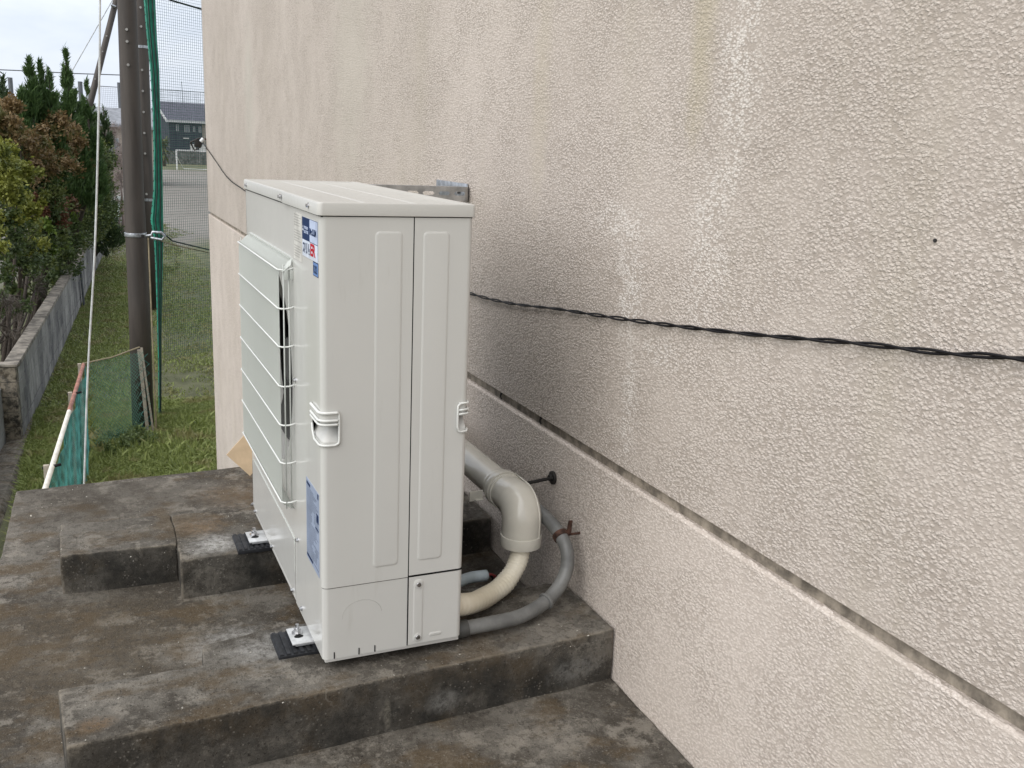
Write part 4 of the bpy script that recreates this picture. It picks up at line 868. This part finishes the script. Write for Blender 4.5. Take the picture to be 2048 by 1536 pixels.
b = MB(); b.hexa([hp(-.58, -.6, 2.45), hp(-.47, -.6, 2.45), hp(-.47, 3.5, 4.9), hp(-.58, 3.5, 4.9)], [hp(-.58, -.6, 2.82), hp(-.47, -.6, 2.82), hp(-.47, 3.5, 5.3), hp(-.58, 3.5, 5.3)]); b.build('verge_board', 'trim_pale', rf)
for (u, z0, w, h_) in ((.95, 1.25, .35, .95), (2.1, 1.2, .7, .95), (3.3, 1.25, .3, .8), (4.1, 1.2, .35, .85)):
    b = MB(); hbox(b, u, u+w, -.06, .02, z0, z0+h_); wi = b.build('window', 'window_frame', HB); b = MB(); hbox(b, u+.06, u+w-.06, -.075, -.058, z0+.06, z0+h_-.06); b.build('pane', 'window_glass', wi)
b = MB(); hbox(b, 2.75, 4.6, -.3, .0, -1.9, -1.55+.0); b.build('porch_canopy', 'trim_pale', HB); b = MB(); hbox(b, 2.8, 5.0, -.12, .02, ZG, -.45); en = b.build('entrance', 'house_white', HB); b = MB(); hbox(b, 3.55, 4.0, -.16, -.11, ZG, -.75); b.build('door', 'house_navy', en)
b = MB(); hbox(b, 1.9, 2.6, -.25, -.0, .28, .42); b.build('vent_hood', 'house_white', HB); b = MB(); hbox(b, 4.62, 5.6, .0, .8, -.4, 2.5); b.build('side_bay', 'wall_beige', HB)
b = MB(); b.tube([hp(3.4, 3.5, 5.2), hp(3.3, 3.5, 8.2)], .05, 6); b.build('aerial', 'steel_pole', HB)
# other house behind the thick pole
q0 = at((205, 250), 1, 80); T = thing('grey_roof_house', 'grey-roofed beige house half hidden behind the thick pole', 'house', (2, 80, ZG))
b = MB(); b.box((.9, 80, ZG), (5.2, 86, 1.45)); b.build('wall', 'wall_beige', T)
b = MB(); b.hexa([(.5, 79.5, 1.4), (5.6, 79.5, 1.2), (5.6, 83, 2.6), (1.0, 83, 2.6)], [(.5, 79.5, 1.6), (5.6, 79.5, 1.4), (5.6, 83, 2.8), (1.0, 83, 2.8)]); b.build('roof', 'roof_grey', T)
b = MB(); b.box((1.6, 79.95, -.8), (2.6, 80.02, .5)); wi = b.build('window', 'window_frame', T); b = MB(); b.box((1.68, 79.92, -.72), (2.52, 79.95, .42)); b.build('pane', 'window_glass', wi)
# goal
g0, g1 = at((350, 300), 1, 117), at((355, 339), 1, 117); T = thing('football_goal', 'white football goal at the far side of the playing field', 'goal', (g1.x, 117, ZG))
gx, gz = g1.x-.05, g0.z
b = MB(); b.box((gx-.07, 116.9, ZG), (gx+.07, 117.05, gz+.06)); b.build('post', 'goal_white', T); b = MB(); b.box((gx+7.2, 116.9, ZG), (gx+7.34, 117.05, gz+.06)); b.build('post', 'goal_white', T)
b = MB(); b.box((gx+.07, 116.9, gz-.06), (gx+7.2, 117.05, gz+.06)); b.build('crossbar', 'goal_white', T)
b = MB(); b.tube([(gx, 117, gz-.7), (gx+.9, 119, ZG+.05)], .05, 6); b.build('brace', 'goal_white', T); b = MB(); b.tube([(gx+.9, 119, ZG+.05), (gx+7.2, 119, ZG+.05)], .06, 6); b.build('ground_bar', 'goal_white', T)
# boundary fence behind the goal
T = thing('boundary_wall', 'dark grey boundary wall of slabs behind the football goal', 'wall', (14, 138, ZG))
for k in range(12):
    b = MB(); x0 = 7.4+k*1.5; b.box((x0, 138+.02*(k % 2), ZG), (x0+1.46, 138.15, ZG+1.75+.05*math.sin(k*2.1))); b.build('panel', 'fence_grey', T)
# low white line markers, path, post
b = MB(); b.box((.2, 46.5, ZG+.004), (2.4, 66, ZG+.03)); o = tag(b.build('path', 'path_pale'), kind='structure')
p = at((222, 462), 2, ZG); T = thing('tap_post', 'small dark green tap post on the grass beyond the pole', 'post', (p.x, p.y, ZG)); b = MB(); b.tube([p, (p.x, p.y, ZG+.55)], .05, 8); b.build('post_shaft', 'post_green', T); b = MB(); b.tube([(p.x-.12, p.y, ZG+.56), (p.x+.12, p.y, ZG+.56)], .06, 8); b.build('post_head', 'post_green', T, smooth='auto')
# distant net poles and wires
for px, y_, lab in (((20, 155), 70, 'leftmost thin distant net pole above the conifers'), ((160, 163), 70, 'thin distant net pole right of the tallest conifer'), ((237.5, 165), 90, 'thin distant net pole just left of the thick pole')):
    p = at(px, 1, y_); b = MB(); b.tube([(p.x, y_, ZG), (p.x, y_, p.z)], .14, 8); tag(b.build('distant_pole', 'steel_pole', smooth='auto'), lab, 'pole', 'distant net poles')
pa, pb3 = at((196, 172), 1, 92), at((430, 178), 1, 92); b = MB(); z0n = -1.0
for k in range(0, 70): t_ = k/69; x = pa.x+(pb3.x-pa.x)*t_; b.bar((x, 92, z0n), (x, 92, pa.z), .008, 3)
for k in range(0, 36): z = z0n+(pa.z-z0n)*k/35; b.bar((pa.x, 92, z), (pb3.x, 92, z), .008, 3)
b.tube([(pa.x, 92, pa.z), (pb3.x, 92, pa.z)], .03, 4); tag(b.build('distant_net', 'steel_pole'), 'faint distant ball net above the far rooftops', 'net')
b = MB(); b.tube([at((-60, 137), 1, 60), at((60, 142), 1, 60), at((150, 147), 1, 60), at((300, 152), 1, 60)], .03, 5); tag(b.build('overhead_wire', 'steel_pole'), 'thin overhead wire crossing the sky above the conifers', 'wire')
b = MB(); b.tube([at((250, -40), 1, 14), at((340, 0), 1, 14), at((412, 21), 1, 14), at((480, 40), 1, 14.5)], .014, 6); tag(b.build('black_cable', 'wire_black'), 'black cable sloping to the building at the top edge', 'cable')

# ------------------------------------------------------------------ plants
def leaf_cards(cent, nrm, L, Wd, jitter=.6):
    n = len(cent); d = nrm+rng.normal(0, jitter, (n, 3)); d /= np.linalg.norm(d, axis=1)[:, None]+1e-9
    a = rng.normal(0, 1, (n, 3)); s_ = np.cross(d, a); s_ /= np.linalg.norm(s_, axis=1)[:, None]+1e-9
    L = L*(.6+.8*rng.random((n, 1))); Wd = Wd*(.6+.8*rng.random((n, 1)))
    v = np.stack([cent-d*L*.5, cent+s_*Wd*.5, cent+d*L*.5, cent-s_*Wd*.5], 1); return v.reshape(-1, 3)
def shrub(name, label, cat, base, clumps, n, L, Wd, mat, group, stems=5, up=.25, twig='bark'):
    T = thing(name, label, cat, base, group); base = Vector(base); o0 = np.array(base)
    tot = sum(c[3]**2*c[4] for c in clumps); vs = []
    for (x, y, z, r_, dens) in clumps:
        m = int(n*r_**2*dens/tot)
        nsub = max(5, int(r_*r_*60)); sub = rng.normal(0, 1, (nsub, 3)); sub /= np.linalg.norm(sub, axis=1)[:, None]; sub = sub*(.45+.6*rng.random((nsub, 1)))*r_
        sub[:, 2] *= .85
        k = rng.integers(0, nsub, m); sr = (.13+.16*rng.random(nsub))*max(r_, .35); off = rng.normal(0, 1, (m, 3))*sr[k][:, None]*.62
        c = np.array([x, y, z])+sub[k]+off; nm = sub[k]/r_+off/ (r_)+np.array([0, 0, up]); vs.append(leaf_cards(c, nm, L, Wd))
    v = np.concatenate(vs)-o0; qmesh('crown', v, 4, mat, T)
    b = MB(); big_ = clumps[0]
    for k in range(stems):
        cl_ = clumps[k % len(clumps)]; e = Vector(cl_[:3])+Vector((random.uniform(-.2, .2), random.uniform(-.2, .2), 0)); s0 = base+Vector((random.uniform(-.15, .15), random.uniform(-.15, .15), 0)); e.x = min(e.x, wx(e.y)-.3) if e.y < 36 and name != 'weed_clump' else e.x
        mid = s0.lerp(e, .5)+Vector((random.uniform(-.15, .15), random.uniform(-.15, .15), .1)); pth_ = smoothpath([s0, mid, e], 5); b.tube(pth_, [.05-.04*i/(len(pth_)-1) for i in range(len(pth_))], 6)
        for q in range(4):
            t_ = pth_[random.randint(3, len(pth_)-1)]; b.tube([t_, t_+Vector((random.uniform(-.4, .4), random.uniform(-.4, .4), random.uniform(.1, .5)))], [.012, .004], 4)
    if stems: b.build('trunk', twig, T, smooth=True)
    return T
def conifer(name, label, base, spires, n, mat, group):
    T = thing(name, label, 'tree', base, group); o0 = np.array(base); tot = sum((s[4])*s[3] for s in spires); vs = []
    for (x, y, ztop, h, r_) in spires:
        m = int(n*h*r_/tot); t = rng.random(m)**.75                     # 0 top .. 1 bottom
        nb_ = 46; ang = rng.random(nb_)*6.283; tb = np.sort(rng.random(nb_)); k = np.clip((t*nb_).astype(int)+rng.integers(-2, 3, m), 0, nb_-1)
        rad = r_*(.05+.95*np.clip(tb[k], 0, 1)**.8)*(.35+.75*rng.random(m)); a = ang[k]+rng.normal(0, .30, m)
        c = np.stack([x+rad*np.cos(a), y+rad*np.sin(a), ztop-h*tb[k]+rad*.55+rng.normal(0, .05, m)], 1)
        nm = np.stack([np.cos(a)*.7, np.sin(a)*.7, np.full(m, 1.0)], 1); vs.append(leaf_cards(c, nm, .17, .026, .34))
    v = np.concatenate(vs)-o0; qmesh('crown', v, 4, mat, T)
    b = MB()
    for (x, y, ztop, h, r_) in spires:
        b.tube([base, (x, y, ztop-h*.8), (x, y, ztop-.1)], [.07, .045, .008], 7)
    b.build('trunk', 'bark', T, smooth=True); return T
HG = 'trees and shrubs of the hedge'
def tp(px, y): return at(px, 1, y)
def sp_(px, y, h, r_): p = tp(px, y); return (p.x, y, p.z, h, r_)
conifer('conifer_tree', 'dark green conifer with twin feathery tips at the left', Vector((-1.35, 20, ZG)), [sp_((57, 122), 20, 2.6, .40), sp_((77, 126), 20.3, 2.3, .34), sp_((97, 142), 20.2, 2.3, .32), sp_((38, 170), 19.8, 2.0, .34)], 20000, 'conifer_green', HG)
conifer('conifer_tree', 'tallest pointed conifer right of the twin-tipped one', Vector((-1.15, 22, ZG)), [sp_((130, 98), 22, 1.2, .16), sp_((131, 140), 22, 3.0, .45), sp_((150, 185), 22.2, 2.6, .40), sp_((112, 190), 21.8, 2.4, .34), sp_((172, 165), 22.5, 2.6, .34)], 24000, 'conifer_green', HG)
conifer('conifer_tree', 'small conifer tip cut by the left edge of the picture', Vector((-1.9, 18, ZG)), [sp_((5, 160), 18, 2.2, .26), sp_((14, 185), 18.2, 2.0, .25)], 6000, 'conifer_dark', HG)
conifer('conifer_tree', 'dark drooping conifer at the right end of the hedge', Vector((-.45, 30, ZG)), [sp_((182, 200), 30, 4.2, .55), sp_((206, 208), 30.5, 2.0, .34), sp_((198, 290), 30, 3.2, .55), sp_((160, 260), 29.5, 3.6, .6), sp_((205, 330), 30.5, 2.8, .34)], 26000, 'conifer_dark', HG)
def cl_(px, y, r_, d=1.0): p = tp(px, y); return (p.x, p.y, p.z, r_, d)
def hy_(px): return 14.2+max(0, px)/150*10.5
def cl_(px, dy, r_, d=1.0):
    y = hy_(px[0])+dy; p = tp(px, y); return (p.x, p.y, p.z, r_*y/15.5, d)
def hb(y): return (wx(y)-.75, y, ZG)
shrub('rust_shrub', 'rust-brown leaved shrub below the conifers', 'shrub', hb(18.5), [cl_((40, 262), 0, .40), cl_((85, 258), 0, .38), cl_((120, 292), -1, .40), cl_((70, 305), 0, .5), cl_((130, 345), -1, .40), cl_((20, 235), 1, .3), cl_((10, 255), 1, .3), cl_((100, 325), -1, .4)], 26000, .07, .04, 'leaf_rust', HG, 2)
shrub('lime_shrub', 'yellow-green shrub at the left edge of the hedge', 'shrub', hb(14.6), [cl_((-12, 335), 0, .40), cl_((26, 375), 0, .34), cl_((8, 295), 0, .22), cl_((60, 355), -.3, .20), cl_((100, 364), -1, .20), cl_((120, 376), -1, .12), cl_((40, 425), 0, .32), cl_((0, 410), 0, .35), cl_((15, 330), -.2, .3), cl_((70, 400), -.6, .22), cl_((0, 470), -.3, .26), cl_((60, 500), -.4, .24)], 27000, .06, .036, 'leaf_lime', HG, 3)
shrub('red_shrub', 'shrub with reddish young leaves overhanging the wall', 'shrub', hb(19), [cl_((88, 408), -1, .24), cl_((122, 396), -1.5, .22), cl_((148, 408), -1.5, .10), cl_((108, 436), -1.5, .20)], 9000, .09, .04, 'leaf_red', HG, 3)
shrub('dark_shrub', 'dense dark green shrub spilling over the block wall', 'shrub', hb(17), [cl_((30, 480), 0, .5), cl_((80, 470), 0, .5), cl_((112, 480), 0, .42), cl_((50, 530), 0, .42), cl_((95, 520), 0, .40), cl_((5, 450), 0, .5), cl_((70, 400), .6, .45), cl_((130, 440), 0, .40), cl_((120, 360), 1, .5), cl_((5, 545), 0, .35), cl_((160, 420), 1, .5), cl_((180, 380), 1, .55), cl_((60, 350), 1.5, .5), cl_((150, 320), 1.5, .5), cl_((160, 370), 1, .45), cl_((128, 505), .4, .34), cl_((100, 545), .4, .34), cl_((65, 575), .2, .36), cl_((148, 468), .6, .34), cl_((20, 600), .2, .34)], 62000, .07, .042, 'leaf_dark', HG, 3)
shrub('fresh_shrub', 'bright green sprigs hanging over the wall under the red leaves', 'shrub', hb(20), [cl_((136, 445), -1.6, .13), cl_((146, 475), -1.6, .12), cl_((128, 500), -1.6, .13), cl_((146, 430), -1.6, .08), cl_((100, 500), -1.5, .12), cl_((90, 455), -1.5, .12)], 2600, .08, .045, 'leaf_fresh', HG, 2)
shrub('bare_bush', 'pinkish leafless bush beyond the hedge', 'shrub', (1.0, 40, ZG), [(*tp(px, 40), r_, 1) for px, r_ in (((222, 300), .7), ((226, 345), .8), ((218, 380), .6), ((232, 270), .5))], 9000, .16, .012, 'dry_twig', HG, 6, twig='dry_twig')
shrub('bare_twigs', 'tangle of bare brown twigs under the dark shrub behind the wall', 'shrub', hb(14.4), [cl_((12, 600), 0, .35), cl_((40, 610), .4, .3), cl_((8, 650), -.3, .3), cl_((55, 570), .5, .3)], 1500, .2, .007, 'bare_stem', HG, 8)
p = at((327, 290), 1, 128); T = thing('palm_plant', 'spiky pale green palm beside the navy house', 'plant', (p.x, 128, ZG)); v = []
for k in range(60):
    a = random.uniform(0, 6.28); e = random.uniform(-.9, 1.2); d = np.array([math.cos(a)*math.cos(e), math.sin(a)*math.cos(e), math.sin(e)]); c = np.array([0, 0, 2.2+random.uniform(-.6, .6)]); s_ = np.cross(d, [0, 0, 1]); s_ /= np.linalg.norm(s_)
    L = random.uniform(1.0, 1.9); v += [c-s_*.05, c+d*L*.6-s_*.16+np.array([0, 0, .1]), c+d*L+np.array([0, 0, -.2]), c+d*L*.6+s_*.16+np.array([0, 0, .1])]
qmesh('crown', v, 4, 'palm_leaf', T); b = MB(); b.tube([(p.x, 128, ZG), (p.x, 128, ZG+2.3)], [.2, .14], 8); b.build('trunk', 'bark', T)
# weeds inside the low fence
def blades(n, xr, yr, hmin, hmax, wd, keep, lean=.5):
    x = rng.uniform(*xr, n); y = rng.uniform(*yr, n); k = np.array([keep(a, c) for a, c in zip(x, y)]); x, y = x[k], y[k]; n = len(x)
    h = rng.uniform(hmin, hmax, n); a = rng.random(n)*6.283; l = h*lean*rng.normal(0, 1, n); c, s_ = np.cos(a), np.sin(a)
    z = np.full(n, ZG); w = wd*(.6+.8*rng.random(n))
    b0 = np.stack([x-c*w*.5, y-s_*w*.5, z], 1); b1 = np.stack([x+c*w*.5, y+s_*w*.5, z], 1); m1 = np.stack([x-s_*l*.45+c*w*.55, y+c*l*.45+s_*w*.55, z+h*.62], 1); t = np.stack([x-s_*l, y+c*l, z+h*.95], 1)
    return np.stack([b0, b1, m1, t], 1).reshape(-1, 3)
def gk(bias, sc=.6):
    def f(x, y):
        if x < wx(y)+.02: return False
        q = noise.noise(Vector((x*sc, y*sc, 1.3)))+.7*noise.noise(Vector((x*2.6, y*2.6, 7)))
        return rng.random() < .5+bias+q*.9
    return f
v1 = blades(230000, (-1.3, 1.6), (7.5, 13.8), .02, .085, .013, gk(.5, .8), .9)
g2 = gk(.32); v2 = blades(190000, (-1.3, 3.2), (13.0, 36), .015, .06, .018, lambda x, y: g2(x, y) and rng.random() < (37-y)/13 and (x < .8+.5*noise.noise(Vector((x, y*.7, 4))) or rng.random() < .35), .9)
tag(qmesh('grass', np.concatenate([v1, v2, blades(9000, (-1.2, 1.5), (8.5, 12.8), .08, .19, .016, gk(-.25, 1.4), .55), blades(60000, (-1.75, .8), (-2, 7.6), .03, .09, .016, gk(.4, .8), .9)]), 4, 'grass_blade'), 'patchy green grass and weeds below the platform', 'grass', kind='stuff')
v3 = blades(60000, (-1.0, 6), (24, 46), .02, .07, .03, lambda x, y: gk(.0, .35)(x, y) and x < 1.4+.09*(y-20)+1.2*noise.noise(Vector((y*.3, 2, 0))), .7)
tag(qmesh('far_grass', v3, 4, 'grass_far'), 'thin grass strip along the wall farther off', 'grass', kind='stuff')
shrub('weed_clump', 'low leafy weeds enclosed by the low net fence', 'plant', (-.1, 11.7, ZG), [(-.15, 11.9, ZG+.03, .16, 1), (.10, 11.95, ZG+.03, .16, 1), (.2, 11.6, ZG+.03, .14, 1), (-.35, 11.6, ZG+.03, .15, 1), (0, 11.4, ZG+.03, .16, 1), (-.3, 11.2, ZG+.03, .14, 1), (.0, 11.7, ZG+.03, .18, 1)], 3600, .04, .026, 'weed_leaf', None, 0)
